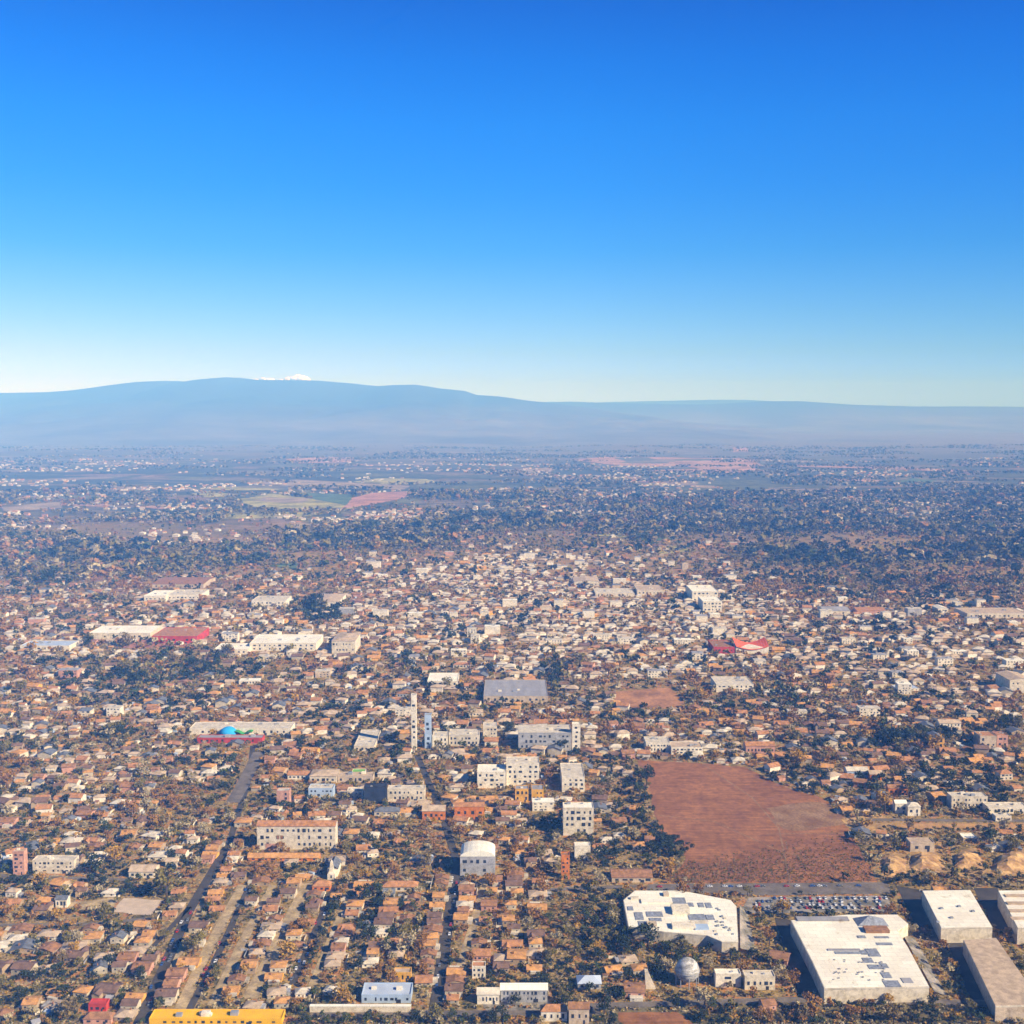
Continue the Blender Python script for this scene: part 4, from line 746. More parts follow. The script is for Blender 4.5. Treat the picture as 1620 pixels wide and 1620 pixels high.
while y < 5200:
    k = 1.0 if y < 1500 else (1.25 if y < 2600 else 1.9)
    lot_y = 15.5 * k; hw = y * 0.5 + 40; col_w = 19.0 * k; n = int(2 * hw / col_w); street_row = (row % 6 == 5)
    for i in range(n):
        x = -hw + (i + .5) * col_w + (0 if y < 1500 else rr_.uniform(-4, 4) * k); px, py = P(x, y)
        if not infr(x, y): continue
        h_, t_, wq = zone(px, py)
        jx, jy = rr_.uniform(-2.5, 2.5) * k, rr_.uniform(-2.5, 2.5) * k
        big = fbm(np.array([x / 150.]), np.array([y / 150.]), 5, 3)[0]
        ph = h_ * (.02 + 1.12 * big) * (.86 if y < 1150 else 1) * (0.0 if street_row else 1.0)
        ye = y - (750 if 540 < px < 1180 else 0)
        if ye > 2500: ph *= (1 - min(1, (ye - 2500) / 500)) + min(1, (ye - 2500) / 500) * max(0, min(2.2, (fbm(np.array([x / 380. + 9]), np.array([y / 240.]), 63, 4)[0] - .45) * 11))
        if rr_.random() < ph:
            X_, Y_ = x + jx, y + jy
            if 950 < y < 3300 and rr_.random() < .055 + .12 * max(0, wq - .2) and not busy(X_, Y_, 14):
                blocks.append((X_, Y_, rr_.uniform(14, 30), rr_.uniform(10, 16), rr_.choice([5, 7, 9, 11, 14]), rr_.random() < .35 + wq)); stamp(X_ - 13, X_ + 13, Y_ - 8, Y_ + 10)
                continue
            if not busy(X_, Y_, 5.5):
                white = rr_.random() < .12 + .75 * max(0, wq - .10) + (.14 if y > 1500 else 0)
                houses.append((X_, Y_, rr_.choice([0, math.pi]) + rr_.gauss(0, .2), rr_.randrange(16), white, rr_.choice([.8, .9, 1.0, 1.1, 1.3, 1.45]))); stamp(X_ - 4.5, X_ + 4.5, Y_ - 4.5, Y_ + 4.5, 1)
                if y < 2600 and rr_.random() < .6:
                    xs_, ys_ = X_ + rr_.uniform(-9, 9), Y_ + rr_.choice([-8, 8])
                    if not busy(xs_, ys_, 2): sheds.append((xs_, ys_, rr_.uniform(0, 3.1), rr_.randrange(5))); stamp(xs_ - 1.5, xs_ + 1.5, ys_ - 1.5, ys_ + 1.5, 1)
        if y > 2500 + (600 if 540 < px < 1180 else 0):
            lf = fbm(np.array([x / 520.]), np.array([y / 330.]), 61, 4)[0]; kf = min(1, (y - 2500 - (600 if 540 < px < 1180 else 0)) / 500); t_ *= (1 - kf) + kf * max(.12, min(2.4, (lf - .42 + (.06 if px > 1180 else 0)) * 11))
        nt_ = (7.0 if y < 1500 else 4.6) * t_ * (1.15 - .5 * big) * (.8 if y < 2600 else .62)
        for _ in range(int(nt_) + (rr_.random() < nt_ % 1)):
            X_, Y_ = x + rr_.uniform(-.5, .5) * col_w, y + rr_.uniform(-.5, .5) * lot_y
            if y < 3400 and busy(X_, Y_, 1.2): continue
            if y >= 3400 and busy(X_, Y_, 1.2, 1): continue
            s = rr_.lognormvariate(-.12, .42) * (.75 if y < 1500 else .95) * (1.2 if t_ > 1.6 else 1) * (1.0 if y < 2600 else 1.35)
            cn = (.06 if y > 2500 and px < 1180 else .02) + fbm(np.array([X_ / 60.]), np.array([Y_ / 60.]), 55, 2)[0] + rr_.gauss(0, .13) - .10 * min(2, max(0, t_ - 1))
            c = 'dark green' if cn < .37 else 'green' if cn < .42 else 'olive' if cn < .52 else 'pale' if cn < .60 else 'golden' if cn < .64 else 'brown' if cn < .69 else 'rusty'
            if y > 2400 and c in ('pale', 'golden') and rr_.random() < .5: c = 'olive'
            if y > 2600 and c in ('rusty', 'brown', 'dark green') and rr_.random() < .45: c = 'olive'
            trees.append((X_, Y_, s, c, rr_.uniform(0, 6.28)))
    y += lot_y; row += 1
nf = np.random.RandomState(8)
for k in range(9000):
    y = 3600 + 5200 * nf.rand() ** 1.4; x = (nf.rand() - .5) * y; hf = fbm(np.array([x / 420. + 31]), np.array([y / 260.]), 83, 3)[0]
    if hf > .56 + .05 * nf.rand() and not busy(x, y, 6): houses.append((x, y, nf.choice([0, 3.14]) + .2 * nf.randn(), int(nf.randint(16)), nf.rand() < .4, 1.1)); stamp(x - 5, x + 5, y - 5, y + 5, 1)
# the dark clump in the field and the belts along the streets
for k in range(26):
    a = rr_.random(); px = 1035 + 55 * a + rr_.uniform(-8, 8); py = 1312 + 38 * a + rr_.uniform(-8, 8); x, y = G(px, py); trees.append((x, y, rr_.uniform(.6, .95), 'dark green', 0))
for x0, y0, x1, y1 in ((366, 1345, 238, 1610), (402, 1395, 312, 1590), (733, 1375, 704, 1600), (540, 1400, 478, 1570), (495, 1395, 412, 1580)):
    for k in range(60):
        a = rr_.random(); px = x0 + (x1 - x0) * a + rr_.gauss(2, 4); py = y0 + (y1 - y0) * a; x, y = G(px, py)
        if not busy(x, y, 1.5): trees.append((x, y, rr_.uniform(.5, .8), rr_.choice(['dark green', 'dark green', 'green', 'olive', 'rusty']), rr_.uniform(0, 6)))
for pa, pb, pc, pd, n in (((1226, 1462), (1250, 1462), (1298, 1572), (1262, 1572), 60), ((1418, 1402), (1455, 1408), (1486, 1470), (1450, 1468), 40), ((1500, 1492), (1528, 1492), (1575, 1592), (1545, 1592), 50), ((1538, 1405), (1572, 1405), (1606, 1470), (1574, 1470), 26), ((1085, 1375), (1240, 1352), (1385, 1392), (1090, 1394), 16), ((1432, 1490), (1446, 1490), (1495, 1572), (1480, 1572), 22)):
    for k in range(n):
        a, b = rr_.random(), rr_.random(); px = (pa[0] * (1 - a) + pb[0] * a) * (1 - b) + (pd[0] * (1 - a) + pc[0] * a) * b; py = (pa[1] * (1 - a) + pb[1] * a) * (1 - b) + (pd[1] * (1 - a) + pc[1] * a) * b; x, y = G(px, py)
        if n != 16 and busy(x, y, 1.5): continue
        trees.append((x, y, rr_.uniform(.2, .4) if n == 16 else rr_.uniform(.6, 1.0), rr_.choice(['rusty', 'brown'] if n == 16 else ['dark green', 'dark green', 'brown', 'olive']), rr_.uniform(0, 6)))
for px0, px1, py, n in ((960, 1620, 1612, 110), (500, 960, 1616, 70), (1000, 1170, 1500, 26), (1180, 1420, 1446, 30), (1300, 1480, 1577, 60), (1255, 1500, 1590, 50), (1495, 1515, 1500, 5), (1005, 1250, 1198, 60), (0, 240, 1620, 30)):
    for k in range(n):
        x, y = G(rr_.uniform(px0, px1), py + rr_.uniform(-6, 8))
        if not busy(x, y, 1.5): trees.append((x, y, rr_.uniform(.35, .7), rr_.choice(['dark green', 'olive', 'green', 'brown', 'olive', 'golden']), rr_.uniform(0, 6)))
# woods of the distance
wr = np.random.RandomState(4); n = 52000; Yw = 3300 + 8200 * wr.rand(n) ** 1.35; Xw = (wr.rand(n) - .5) * Yw * 1.02
den = fbm(Xw / 420. + 40, Yw / 260., 17, 5); keep = den + .04 * (wr.rand(n) - .5) + .05 * (Xw > Yw * .22) > .565; keep &= ~np.array([busy(a, b, 2, 1) for a, b in zip(Xw, Yw)]); Xw, Yw = Xw[keep], Yw[keep]

# ------------------------------------------------------------------ labels that single things out by the nearest landmark
ORD = ['nearest', 'second nearest', 'third nearest', 'fourth nearest', 'fifth nearest', 'sixth nearest', 'seventh nearest', 'eighth nearest', 'ninth nearest', 'tenth nearest', 'eleventh nearest', 'twelfth nearest', 'thirteenth nearest', 'fourteenth nearest', 'fifteenth nearest', 'sixteenth nearest', 'seventeenth nearest', 'eighteenth nearest', 'nineteenth nearest', 'twentieth nearest']
def label_all(items):
    """items: list of (object, x, y, phrase); ranks all of one kind around each landmark"""
    cnt = {}
    def key(x, y):
        best = min(LM, key=lambda l: (l[1] - x) ** 2 + (l[2] - y) ** 2); dx, dy = x - best[1], y - best[2]
        side = ('right of' if dx > 0 else 'left of') if abs(dx) > abs(dy) else ('behind' if dy > 0 else 'in front of'); return best, side, math.hypot(dx, dy)
    L = [(key(x, y), o, ph) for o, x, y, ph in items]; L.sort(key=lambda q: q[0][2])
    for (b, side, d), o, ph in L:
        k = (b[0], side, ph); i = cnt.get(k, 0); cnt[k] = i + 1
        rank = ORD[i] if i < len(ORD) else 'number %d counted outwards' % (i + 1)
        o['label'] = '%s, %s %s the %s' % (ph, rank, side, b[0])

def psize(x, y): return 1.0 / math.hypot(x, y)
def vis(x, y):
    px, py = P(x, y); return -4 < px < 1624 and py < 1622

# house prototypes
HR = [('terracotta', 'houseplaster', 'terracotta roof'), ('orangetile', 'houseplaster', 'orange roof'), ('rusttile', 'housetan', 'rust roof'), ('browntile', 'houseplaster', 'brown roof'), ('tantile', 'white', 'sandy roof'), ('terracotta', 'housetan', 'terracotta roof'), ('orangetile', 'housetan', 'orange roof'), ('tantile', 'housetan', 'sandy roof'),
      ('greytile', 'houseplaster', 'slate roof'), ('rusttile', 'salmon', 'rust roof'), ('tantile', 'houseplaster', 'sandy roof'), ('browntile', 'housetan', 'brown roof'), ('terracotta', 'white', 'terracotta roof'), ('paleroof', 'white', 'pale roof'), ('greytile', 'housetan', 'slate roof'), ('orangetile', 'ochre', 'orange roof')]
PROTO = []; pr_ = random.Random(3)
def proto_house(i):
    roof, wall, ph = HR[i]; wx, wy, h, rh = pr_.uniform(4.2, 6.2), pr_.uniform(3.6, 5.0), pr_.choice([2.6, 3.0, 4.6]), pr_.uniform(1.6, 2.4); st = ['gable', 'hip', 'gy', 'gable', 'hip', 'ell'][i % 6]
    root = thing('house', '', 'house', (0, 0, 0), group='houses of the near quarter'); wl = MB().box(-wx, wx, -wy, wy, 0, h); rf = MB()
    if st in ('gable', 'ell'):
        rf.gable(-wx, wx, -wy, wy, h + .05, rh, 'x'); wl.add([(-wx, -wy, h), (-wx, wy, h), (-wx, 0, h + rh * .9), (wx, -wy, h), (wx, wy, h), (wx, 0, h + rh * .9)], [(0, 2, 1), (3, 4, 5)])
        if st == 'ell': wl.box(-wx * .9, -wx * .2, -wy - 3.4, -wy, 0, h); rf.gable(-wx * .9, -wx * .2, -wy - 3.4, 0, h + .08, rh * .8, 'y', .4); wl.add([(-wx * .9, -wy - 3.4, h), (-wx * .2, -wy - 3.4, h), (-wx * .55, -wy - 3.4, h + rh * .7)], [(0, 1, 2)])
    elif st == 'gy': rf.gable(-wx, wx, -wy, wy, h + .05, rh, 'y'); wl.add([(-wx, -wy, h), (wx, -wy, h), (0, -wy, h + rh * .9), (-wx, wy, h), (wx, wy, h), (0, wy, h + rh * .9)], [(0, 1, 2), (3, 5, 4)])
    else: rf.hip(-wx, wx, -wy, wy, h + .05, rh)
    tw = (wl, rf); xt = None
    if i % 2 == 0: xt = MB().box(wx + .02, wx + 3.2, -wy * .7, wy * .6, 0, 2.3).box(wx - .1 + .15, wx + 3.35, -wy * .7 - .15, wy * .6 + .15, 2.31, 2.5)
    elif i % 3 == 0: xt = MB().box(-wx * .8, wx * .5, wy + .02, wy + 3, 0, 2.2).box(-wx * .8 - .15, wx * .5 + .15, wy + .04, wy + 3.2, 2.21, 2.4)
    if xt: kid(root, xt.build('extension', M[['paleroof', 'greywall', 'houseplaster'][i % 3]], root))
    a = kid(root, wl.build('wall', M[wall], root)); b = kid(root, rf.build('roof', M[roof], root)); kid(b, MB().box(-.4, .4, -.4, .4, 0, 1.8).build('chimney', M['rusttile'], b, (wx * .4, wy * .3, h + rh * .5)))
    for s in (-1, 1):
        for xx_ in ((-.5, .55) if st != 'ell' else (.35, .7)): kid(root, MB().box(-.65, .65, -.05, .05, 0, 1.2).build('window', GLASS, root, (wx * xx_, s * wy, h * .5 - .3)))
    kid(root, MB().box(-.5, .5, -.06, .04, 0, 2.1).build('door', M['browntile'], root, (wx * .06, -wy, 0)))
    return root, tw, ph, roof, wall
for i in range(16): PROTO.append(proto_house(i))
hv = sorted([q for q in houses if vis(q[0], q[1])], key=lambda q: -psize(q[0], q[1])); near_h, far_h = hv[:300], hv[300:] ; used = set(); items = []
def pick(q):
    i = q[3]
    if q[4]: i = [4, 13, 13, 10, 7, 13][i % 6]
    return i
for q in near_h:
    i = pick(q); root, tw, ph, roof, wall = PROTO[i]
    if i in used: root_ = copy_tree(root)
    else: root_ = root; used.add(i)
    root_.location = (q[0], q[1], 0); root_.rotation_euler = (0, 0, q[2]); root_.scale = (q[5], q[5], .9 + .1 * q[5]); items.append((root_, q[0], q[1], ('small house with ' + ph)))
for i in range(16):
    if i not in used:
        r_ = PROTO[i][0]
        for c in list(r_.children_recursive): bpy.data.objects.remove(c)
        bpy.data.objects.remove(r_)
label_all(items)

# merged copies of a template: the far part of a kind
def merged(name, templates, inst, mats, label=None, cat=None, zf=None):
    """templates: list of (V, faces, matidx); inst: list of arrays per template: rows x,y,z,rot,scale,mat"""
    Vs = []; Fs = []; Ss = []; Ms = []; off = 0
    for (V, Fc, mi), I in zip(templates, inst):
        if len(I) == 0: continue
        V = np.asarray(V, float); I = np.asarray(I, float); c, s = np.cos(I[:, 3]), np.sin(I[:, 3]); n = len(V)
        X = (V[None, :, 0] * c[:, None] - V[None, :, 1] * s[:, None]) * I[:, 4:5] + I[:, 0:1]; Y = (V[None, :, 0] * s[:, None] + V[None, :, 1] * c[:, None]) * I[:, 4:5] + I[:, 1:2]; Z = V[None, :, 2] * I[:, 4:5] + I[:, 2:3]
        Vs.append(np.stack([X, Y, Z], -1).reshape(-1, 3)); fl = np.array([k for f in Fc for k in f]); sz = np.array([len(f) for f in Fc])
        Fs.append((fl[None, :] + (np.arange(len(I)) * n)[:, None] + off).ravel()); Ss.append(np.tile(sz, len(I)))
        mm = np.asarray(mi)[None, :] + np.zeros((len(I), 1), int)
        if I.shape[1] > 5: mm = mm + I[:, 5:6].astype(int)
        Ms.append(mm.ravel()); off += n * len(I)
    me = np_mesh(name, np.concatenate(Vs), np.concatenate(Fs), np.concatenate(Ss), mats, np.concatenate(Ms)); o = bpy.data.objects.new(name, me); COL.objects.link(o)
    o['kind'] = 'stuff'
    if label: o['label'] = label; o['category'] = cat
    return o
hm = list(dict.fromkeys([M[a] for a, b, c in HR] + [M[b] for a, b, c in HR])); T = []; I = []
for i, (root, (wl, rf), ph, roof, wall) in enumerate(PROTO):
    n0 = len(wl.v); T.append((wl.v + rf.v, wl.f + [tuple(k + n0 for k in f) for f in rf.f], [hm.index(M[wall])] * len(wl.f) + [hm.index(M[roof])] * len(rf.f)))
    I.append([(q[0], q[1], float(terrain_z(np.array([q[0]]), np.array([q[1]]))[0]) if q[1] > 4450 else 0, q[2], q[5] * (1.0 if q[1] < 1500 else (1.1 if q[1] < 2600 else 1.25))) for q in far_h if pick(q) == i])
merged('distant_houses', T, I, hm, 'mass of small roofs of the farther town, packed between trees to the plain', 'houses')

# flat and pitched town blocks, each its own thing
items = []; br = random.Random(8); blocks = sorted([b for b in blocks if vis(b[0], b[1])], key=lambda b: -psize(b[0], b[1]))[:290]
for X_, Y_, wd, dp, h, wh in blocks:
    root = thing('town_block', '', 'town block', (X_, Y_, 0), br.gauss(0, .05), group='larger blocks of the town'); wall = 'white' if wh else br.choice(['cream', 'beige', 'salmon', 'greywall', 'cream']); roof = br.choice(['whiteroof', 'paleroof', 'greyroof']) if wh else br.choice(['terracotta', 'tantile', 'orangetile', 'rusttile', 'paleroof', 'greyroof', 'greytile'])
    x = wd / 2; MB().box(-x, x, 0, dp, 0, h).build('wall', M[wall], root); flat = roof in ('whiteroof', 'paleroof', 'greyroof')
    if flat:
        rf = MB().box(-x - .2, x + .2, -.2, dp + .2, h + .01, h + .5).build('roof', M[roof], root); MB().box(-1.5, 1.5, -1.2, 1.2, 0, 2).build('roof_unit', M['greywall'], rf, (br.uniform(-x * .6, x * .6), dp * .5, h + .51))
    else: rf = MB().hip(-x, x, 0, dp, h + .05, 2.6).build('roof', M[roof], root)
    if Y_ < 1900:
        fl = max(1, int(h / 3)); nc = max(2, int(wd / 4.5)); windows(root, -x * .94, x * .94, 0, h, fl, nc)
    items.append((root, X_, Y_, '%s %s block with %s roof' % ('tall' if h > 9 else 'low', {'white': 'white', 'cream': 'cream', 'beige': 'beige', 'salmon': 'salmon', 'greywall': 'grey'}[wall], {'whiteroof': 'white', 'paleroof': 'pale', 'greyroof': 'grey', 'terracotta': 'terracotta', 'tantile': 'sandy', 'orangetile': 'orange', 'rusttile': 'rust', 'greytile': 'slate'}[roof])))
label_all(items)

# sheds
SP = []
for i, (wall, roof, ph) in enumerate([('white', 'paleroof', 'white shed'), ('greywall', 'greyroof', 'grey shed'), ('beige', 'rusttile', 'rust roofed shed'), ('bluewall', 'blueroof', 'bluish shed'), ('cream', 'browntile', 'brown roofed shed')]):
    a, b = [(2.2, 1.5), (2.6, 1.8), (1.8, 1.5), (2.4, 1.6), (2.0, 2.0)][i]; wl = MB().box(-a, a, -b, b, 0, 2.2); rf = MB().add([(-a - .2, -b - .3, 2.25), (a + .2, -b - .3, 2.25), (a + .2, b + .3, 3.0), (-a - .2, b + .3, 3.0), (-a - .2, -b - .3, 2.1), (a + .2, -b - .3, 2.1), (a + .2, b + .3, 2.85), (-a - .2, b + .3, 2.85)], [(0, 1, 2, 3), (0, 4, 5, 1), (1, 5, 6, 2), (2, 6, 7, 3), (3, 7, 4, 0), (7, 6, 5, 4)])
    root = thing('garden_shed', '', 'shed', (0, 0, 0), group='garden sheds between the houses'); kid(root, wl.build('wall', M[wall], root)); kid(root, rf.build('roof', M[roof], root)); SP.append((root, wl, rf, ph, wall, roof))
sv = sorted([q for q in sheds if vis(q[0], q[1])], key=lambda q: -psize(q[0], q[1])); used = set(); items = []
for q in sv[:240]:
    root = SP[q[3]][0]
    if q[3] in used: root = copy_tree(root)
    used.add(q[3]); root.location = (q[0], q[1], 0); root.rotation_euler = (0, 0, q[2]); items.append((root, q[0], q[1], 'small ' + SP[q[3]][3]))
label_all(items)
sm = list(dict.fromkeys([M[s[4]] for s in SP] + [M[s[5]] for s in SP])); T = []; I = []
for i, s in enumerate(SP): n0 = len(s[1].v); T.append((s[1].v + s[2].v, s[1].f + [tuple(k + n0 for k in f) for f in s[2].f], [sm.index(M[s[4]])] * len(s[1].f) + [sm.index(M[s[5]])] * len(s[2].f))); I.append([(q[0], q[1], 0, q[2], 1) for q in sv[240:] if q[3] == i])
merged('distant_sheds', T, I, sm, 'scattered tiny outbuildings between the farther houses', 'sheds')

wq_ = random.Random(44); WP = []; cand = []  # solid garden walls beside the near houses, each with a short return
for q in hv:
    if q[1] > 1500 or wq_.random() < .35: continue
    x, y = q[0] + wq_.choice([-8.6, 8.6]), q[1] + wq_.uniform(-2, 2)
    if not busy(x, y, .8, 1): cand.append((x, y, wq_.gauss(0, .04), wq_.randrange(3)))
for i, (m_, L_, ph) in enumerate((('white', 12, 'whitewashed garden wall'), ('beige', 9, 'tan garden wall'), ('greywall', 11, 'grey garden wall'))):
    mb = MB().box(-.14, .14, -L_ / 2, L_ / 2, 0, 1.9).box(-.14 - 5, -.142, L_ / 2 - .28, L_ / 2, 0, 1.898); WP.append((mb, mb.mesh('garden_wall', [M[m_]]), m_, ph))
items = []
for q in cand[:260]:
    o = bpy.data.objects.new('garden_wall', WP[q[3]][1]); COL.objects.link(o); o.location = (q[0], q[1], 0); o.rotation_euler = (0, 0, q[2]); o['category'] = 'garden fence'; o['group'] = 'garden walls between the near houses'; items.append((o, q[0], q[1], WP[q[3]][3]))  # solid garden walls, filed under the fence category
label_all(items)
wm = [M[w[2]] for w in WP]; merged('distant_garden_walls', [(w[0].v, w[0].f, [i] * len(w[0].f)) for i, w in enumerate(WP)], [[(q[0], q[1], 0, q[2], 1) for q in cand[260:] if q[3] == i] for i in range(3)], wm, 'garden walls among the farther houses', 'garden fences')  # solid garden walls, filed under the fence category

# parked cars: on the lot above the big warehouse and along the near streets
CP = []
for pn, ph in (('carwhite', 'white car'), ('cargrey', 'grey car'), ('carred', 'red car'), ('carblue', 'blue car')):
    root = thing('parked_car', '', 'car', (0, 0, 0), group='cars parked in the lot and streets')
    bd = MB().add([(-.85, -2.1, .3), (.85, -2.1, .3), (.85, 2.1, .3), (-.85, 2.1, .3), (-.85, -2.1, .8), (.85, -2.1, .8), (.9, -1, .95), (-.9, -1, .95), (.9, 1.5, .98), (-.9, 1.5, .98), (.85, 2.1, .9), (-.85, 2.1, .9)], [(0, 1, 5, 4), (4, 5, 6, 7), (7, 6, 8, 9), (9, 8, 10, 11), (11, 10, 2, 3), (1, 2, 10, 8, 6, 5), (3, 0, 4, 7, 9, 11)])
    bd.add([(-.7, -.3, 1.42), (.7, -.3, 1.42), (.7, 1.1, 1.42), (-.7, 1.1, 1.42), (-.7, -.3, 1.38), (.7, -.3, 1.38), (.7, 1.1, 1.38), (-.7, 1.1, 1.38)], [(0, 1, 2, 3), (0, 4, 5, 1), (1, 5, 6, 2), (2, 6, 7, 3), (3, 7, 4, 0)])
    kid(root, bd.build('body', M[pn], root)); kid(root, MB().add([(-.85, -.9, .95), (.85, -.9, .95), (.85, 1.5, .97), (-.85, 1.5, .97), (-.7, -.3, 1.38), (.7, -.3, 1.38), (.7, 1.1, 1.38), (-.7, 1.1, 1.38)], [(0, 1, 5, 4), (1, 2, 6, 5), (2, 3, 7, 6), (3, 0, 4, 7)]).build('window_glass', GLASS, root))
    for sx_ in (-1, 1):
        for sy_ in (-1.3, 1.3): kid(root, MB().tube((sx_ * .7, sy_, .33), (sx_ * .92, sy_, .33), .33, n=8).build('wheel', M['rubber'], root))
    CP.append((root, ph))
used = set(); items = []; cr_ = random.Random(5); spots = []
for py in (1422, 1427, 1432, 1437, 1441):
    for px in range(1196, 1402, 5):
        if cr_.random() < .5: spots.append((*G(px + cr_.uniform(-.6, .6), py), cr_.gauss(0, .04)))
for p0, p1, n in (((298, 1445), (226, 1602), 14), ((396, 1402), (300, 1596), 12), ((721, 1380), (694, 1570), 12), ((526, 1408), (466, 1550), 10), ((1035, 1404), (1400, 1402), 18)):
    for k in range(n): a = cr_.random(); x, y = G(p0[0] + (p1[0] - p0[0]) * a, p0[1] + (p1[1] - p0[1]) * a); spots.append((x + cr_.choice([-2, 2]), y, cr_.gauss(0, .05) + (1.57 if p0[0] == 1035 else 0)))
done = []
for x, y, rz in spots:
    if any(abs(x - a) < 2.6 and abs(y - b) < 5 for a, b in done): continue
    done.append((x, y)); i = cr_.choice([0, 0, 1, 1, 2, 3]); root = CP[i][0]
    if i in used: root = copy_tree(root)
    used.add(i); root.location = (x, y, .23); root.rotation_euler = (0, 0, rz); items.append((root, x, y, CP[i][1]))
label_all(items)

# ------------------------------------------------------------------ trees
def crown(nq, s, hgt, rad, seed, conic=False):
    r = np.random.RandomState(seed); V = []; Fc = []; nl = 5; lob = [(0, 0, hgt * .62, rad * .8)] + [(rad * .55 * math.cos(a), rad * .55 * math.sin(a), hgt * r.uniform(.42, .75), rad * r.uniform(.4, .6)) for a in r.rand(nl) * 6.28]
    for k in range(nq):
        if conic: z = hgt * (.08 + .92 * r.rand() ** 1.3); a = r.rand() * 6.28; q = rad * .45 * (1.05 - z / hgt) * r.rand() ** .4; c = np.array([q * math.cos(a), q * math.sin(a), z])
        else:
            l = lob[r.randint(len(lob))]; d = r.randn(3); d /= np.linalg.norm(d); c = np.array(l[:3]) + d * l[3] * r.rand() ** .33 * np.array([1, 1, .8])
        n = r.randn(3); n[2] += .6; n /= np.linalg.norm(n); u = np.cross(n, r.randn(3)); u /= np.linalg.norm(u); v = np.cross(n, u); e = s * r.uniform(.6, 1.3); b = len(V)
        V += [c - u * e, c - v * e * .7, c + u * e, c + v * e * .7]; Fc.append((b, b + 1, b + 2, b + 3))
    return np.array(V), Fc
def sizes(sc_): return 9.0 * sc_
tv = sorted([t for t in trees if vis(t[0], t[1])], key=lambda t: -t[2] * psize(t[0], t[1])); TP = {}; items = []
for k, t in enumerate(tv[:300]):
    v = k % 3; key = (t[3], v)
    if key not in TP:
        root = thing('tree', '', 'tree', (0, 0, 0), group='trees of the near quarter'); tr = MB().tube((0, 0, 0), (.1, .05, 3.2), .32, .2)
        for a in range(4): tr.tube((.1, .05, 2.6 + .2 * a), (1.9 * math.cos(a * 1.7 + v), 1.9 * math.sin(a * 1.7 + v), 5.2), .14, .05)
        kid(root, tr.build('trunk', M['bark'], root)); V, Fc = crown(420, .42, 8.6, 3.6, 10 + v); o = MB(); o.add([tuple(q) for q in V], Fc); kid(root, o.build('crown', LEAF[t[3]], root)); TP[key] = root
    else: root = copy_tree(TP[key])
    root.location = (t[0], t[1], 0); root.rotation_euler = (0, 0, t[4]); root.scale = (t[2],) * 3; items.append((root, t[0], t[1], '%s tree' % {'pale': 'pale leafless', 'dark green': 'dark green leafy', 'green': 'green leafy', 'olive': 'olive green', 'golden': 'golden autumn', 'rusty': 'rust coloured', 'brown': 'brown autumn'}[t[3]]))
label_all(items)
leafs = list(LEAF.values()); ln = list(LEAF.keys())
def lod(nq, s, nvar, base, tr_): 
    out_ = []
    for i in range(nvar):
        V, Fc = crown(nq, s, 8.6, 3.6, base + i); out_.append((V, Fc, [0] * len(Fc)))
    return out_
rest = tv[300:]; A = [t for t in rest if t[1] < 1350]; Bm = [t for t in rest if 1350 <= t[1] < 2500]; C = [t for t in rest if t[1] >= 2500]
T = lod(110, .8, 4, 40, 1) + lod(36, 1.4, 4, 60, 1) + lod(12, 2.4, 4, 80, 1); I = [[] for _ in T]
for gi, grp in enumerate((A, Bm, C)):
    for j, t in enumerate(grp): I[gi * 4 + j % 4].append((t[0], t[1], float(terrain_z(np.array([t[0]]), np.array([t[1]]))[0]) if t[1] > 4450 else -.3, t[4], t[2], ln.index(t[3])))
zt = terrain_z(Xw, Yw); zt[Yw < 4450] = 0
for j in range(len(Xw)): I[8 + j % 4].append((Xw[j], Yw[j], zt[j] - 1, (j * 1.7) % 6.28, 1.5 + .9 * ((j * 37) % 11) / 11, (0, 1, 2, 0, 5, 1, 2)[j % 7] if j % 5 else 6))
merged('distant_trees', T, I, leafs, 'belts and clumps of trees filling the gaps out to the hazy plain', 'trees')

# scrub and hedges, ground cover
sr = np.random.RandomState(77); n = 90000; ys_ = 660 + 1500 * sr.rand(n) ** 1.5; xs_ = (sr.rand(n) - .5) * ys_ * 1.0; I = [[] for _ in range(3)]; T = []
for k in range(3): V, Fc = crown(7, .55, 1.4, .9, 200 + k); V[:, 2] = np.abs(V[:, 2]) * .8; T.append((V, Fc, [0] * len(Fc)))
m2 = 3400; fa, fb = sr.rand(m2), sr.rand(m2) ** .5; fpx = 1060 + 320 * fa; fpy = 1398 - 95 * fb * sr.rand(m2) ** .7 * (.35 + .65 * fa); u_ = (fpx - 810) / F; v_ = (810 - fpy) / F; tt = H / (sp - v_ * cp)
field = np.zeros(n + m2, bool); field[n:] = True; xs_ = np.concatenate([xs_, u_ * tt]); ys_ = np.concatenate([ys_, (cp + v_ * sp) * tt]); n += m2
cn = fbm(xs_ / 25., ys_ / 25., 90, 3) + .12 * sr.randn(n)
for j in range(n):
    if busy(xs_[j], ys_[j], .5, 2 if field[j] else 1): continue
    c = cn[j]; m_ = 0 if c < .34 else 1 if c < .4 else 2 if c < .5 else 6 if c < .62 else 5 if c < .66 else 3 if c < .76 else 4
    if field[j]: m_ = (5, 4, 5, 1)[j % 4]
    I[j % 3].append((xs_[j], ys_[j], 0, sr.rand() * 6.28, sr.uniform(.6, 1.7) * (.7 if field[j] else 1), m_))
merged('scrub', T, I, leafs, 'low dry scrub and hedges covering the yards', 'scrub')

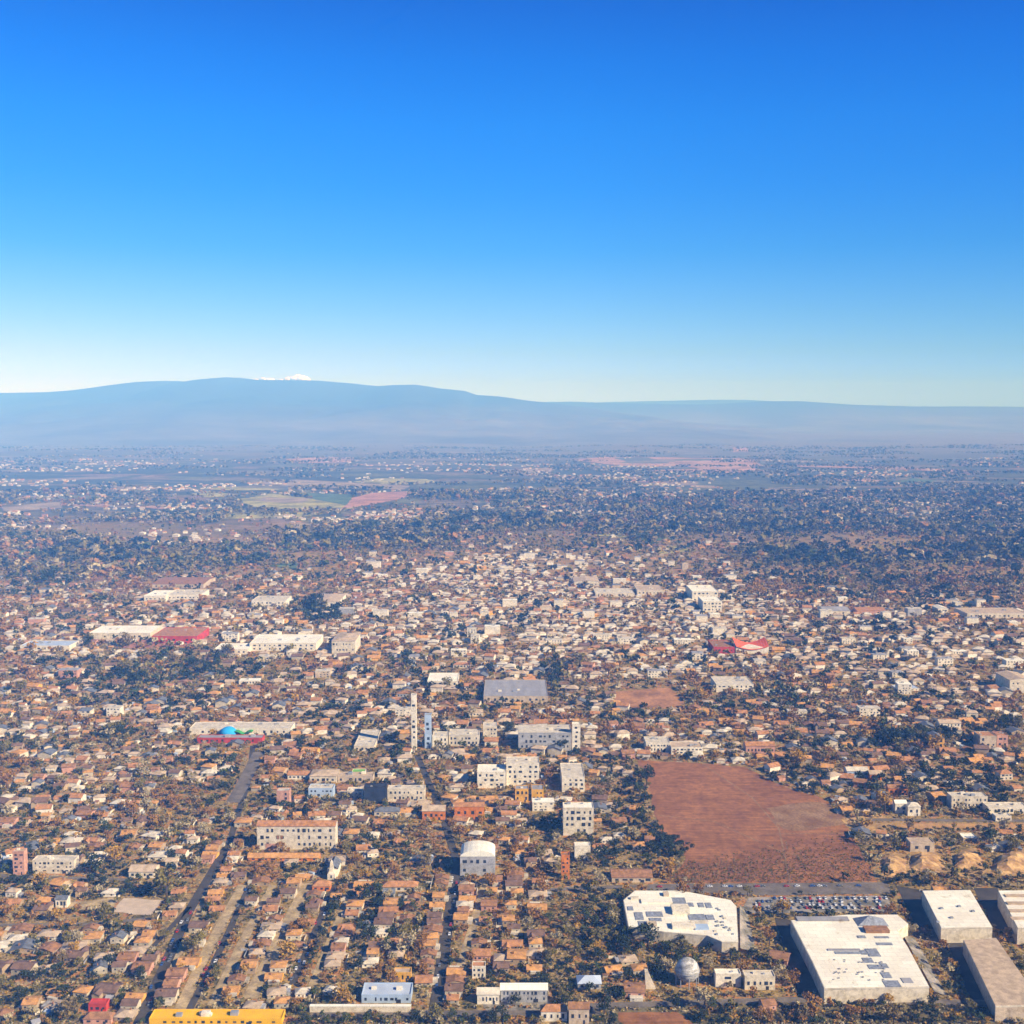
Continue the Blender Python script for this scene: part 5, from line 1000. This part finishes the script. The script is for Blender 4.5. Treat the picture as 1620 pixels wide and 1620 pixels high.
# small white clouds over the summit, behind the haze
def cloud(label, px, py, wpx, hpx, D, seed):
    u, dy, dz = ray(px, py); x, y, z = u * D / dy, D, H + D / dy * dz; k = D / F; r = random.Random(seed); mb = MB()
    import bmesh
    bm = bmesh.new()
    for i in range(16):
        a = r.uniform(-1, 1); rad = hpx * k * (.55 * (1 - a * a) + .2) * r.uniform(.6, 1); mt = Matrix.Translation((a * wpx * k * .5, r.uniform(-1, 1) * hpx * k, rad * .5)) @ Matrix.Diagonal((1.5, 1.2, .9, 1)); bmesh.ops.create_icosphere(bm, subdivisions=3, radius=rad, matrix=mt)
    for v_ in bm.verts: v_.co += Vector((r.uniform(-1, 1), r.uniform(-1, 1), r.uniform(-1, 1))) * hpx * k * .05
    me = bpy.data.meshes.new('cloud'); bm.to_mesh(me); bm.free(); me.materials.append(CM); o = bpy.data.objects.new('cloud', me); COL.objects.link(o); o.location = (x, y, z); o['label'] = label; o['category'] = 'cloud'
CM = mat('cloud_white', (0.88, 0.88, 0.88), var=.02, rough=1, spec=0)
cloud('small white cloud sitting on the summit, right and larger of the two', 470, 603, 44, 10, 36000, 1)
cloud('small white cloud sitting on the summit, left and smaller of the two', 422, 602, 50, 5, 36000, 2)

# ------------------------------------------------------------------ haze
hz = MB().box(-16000, 16000, -1000, 31000, -60, 1075, bottom=True); m = bpy.data.materials.new('haze'); m.use_nodes = True; t = m.node_tree; t.nodes.clear()
o_ = N(t, 'ShaderNodeOutputMaterial'); pv = N(t, 'ShaderNodeVolumePrincipled'); pv.inputs['Color'].default_value = (*HAZE_COLOR, 1); pv.inputs['Density'].default_value = HAZE_DENSITY
pv.inputs['Absorption Color'].default_value = (1, 1, 1, 1); pv.inputs['Anisotropy'].default_value = -0.2; t.links.new(pv.outputs[0], o_.inputs['Volume'])
h_ = hz.build('haze', m); h_['kind'] = 'stuff'
print('COUNTS houses', len(hv), 'blocks', len(blocks), 'sheds', len(sv), 'trees', len(tv), 'wood', len(Xw), 'cars', len(done))
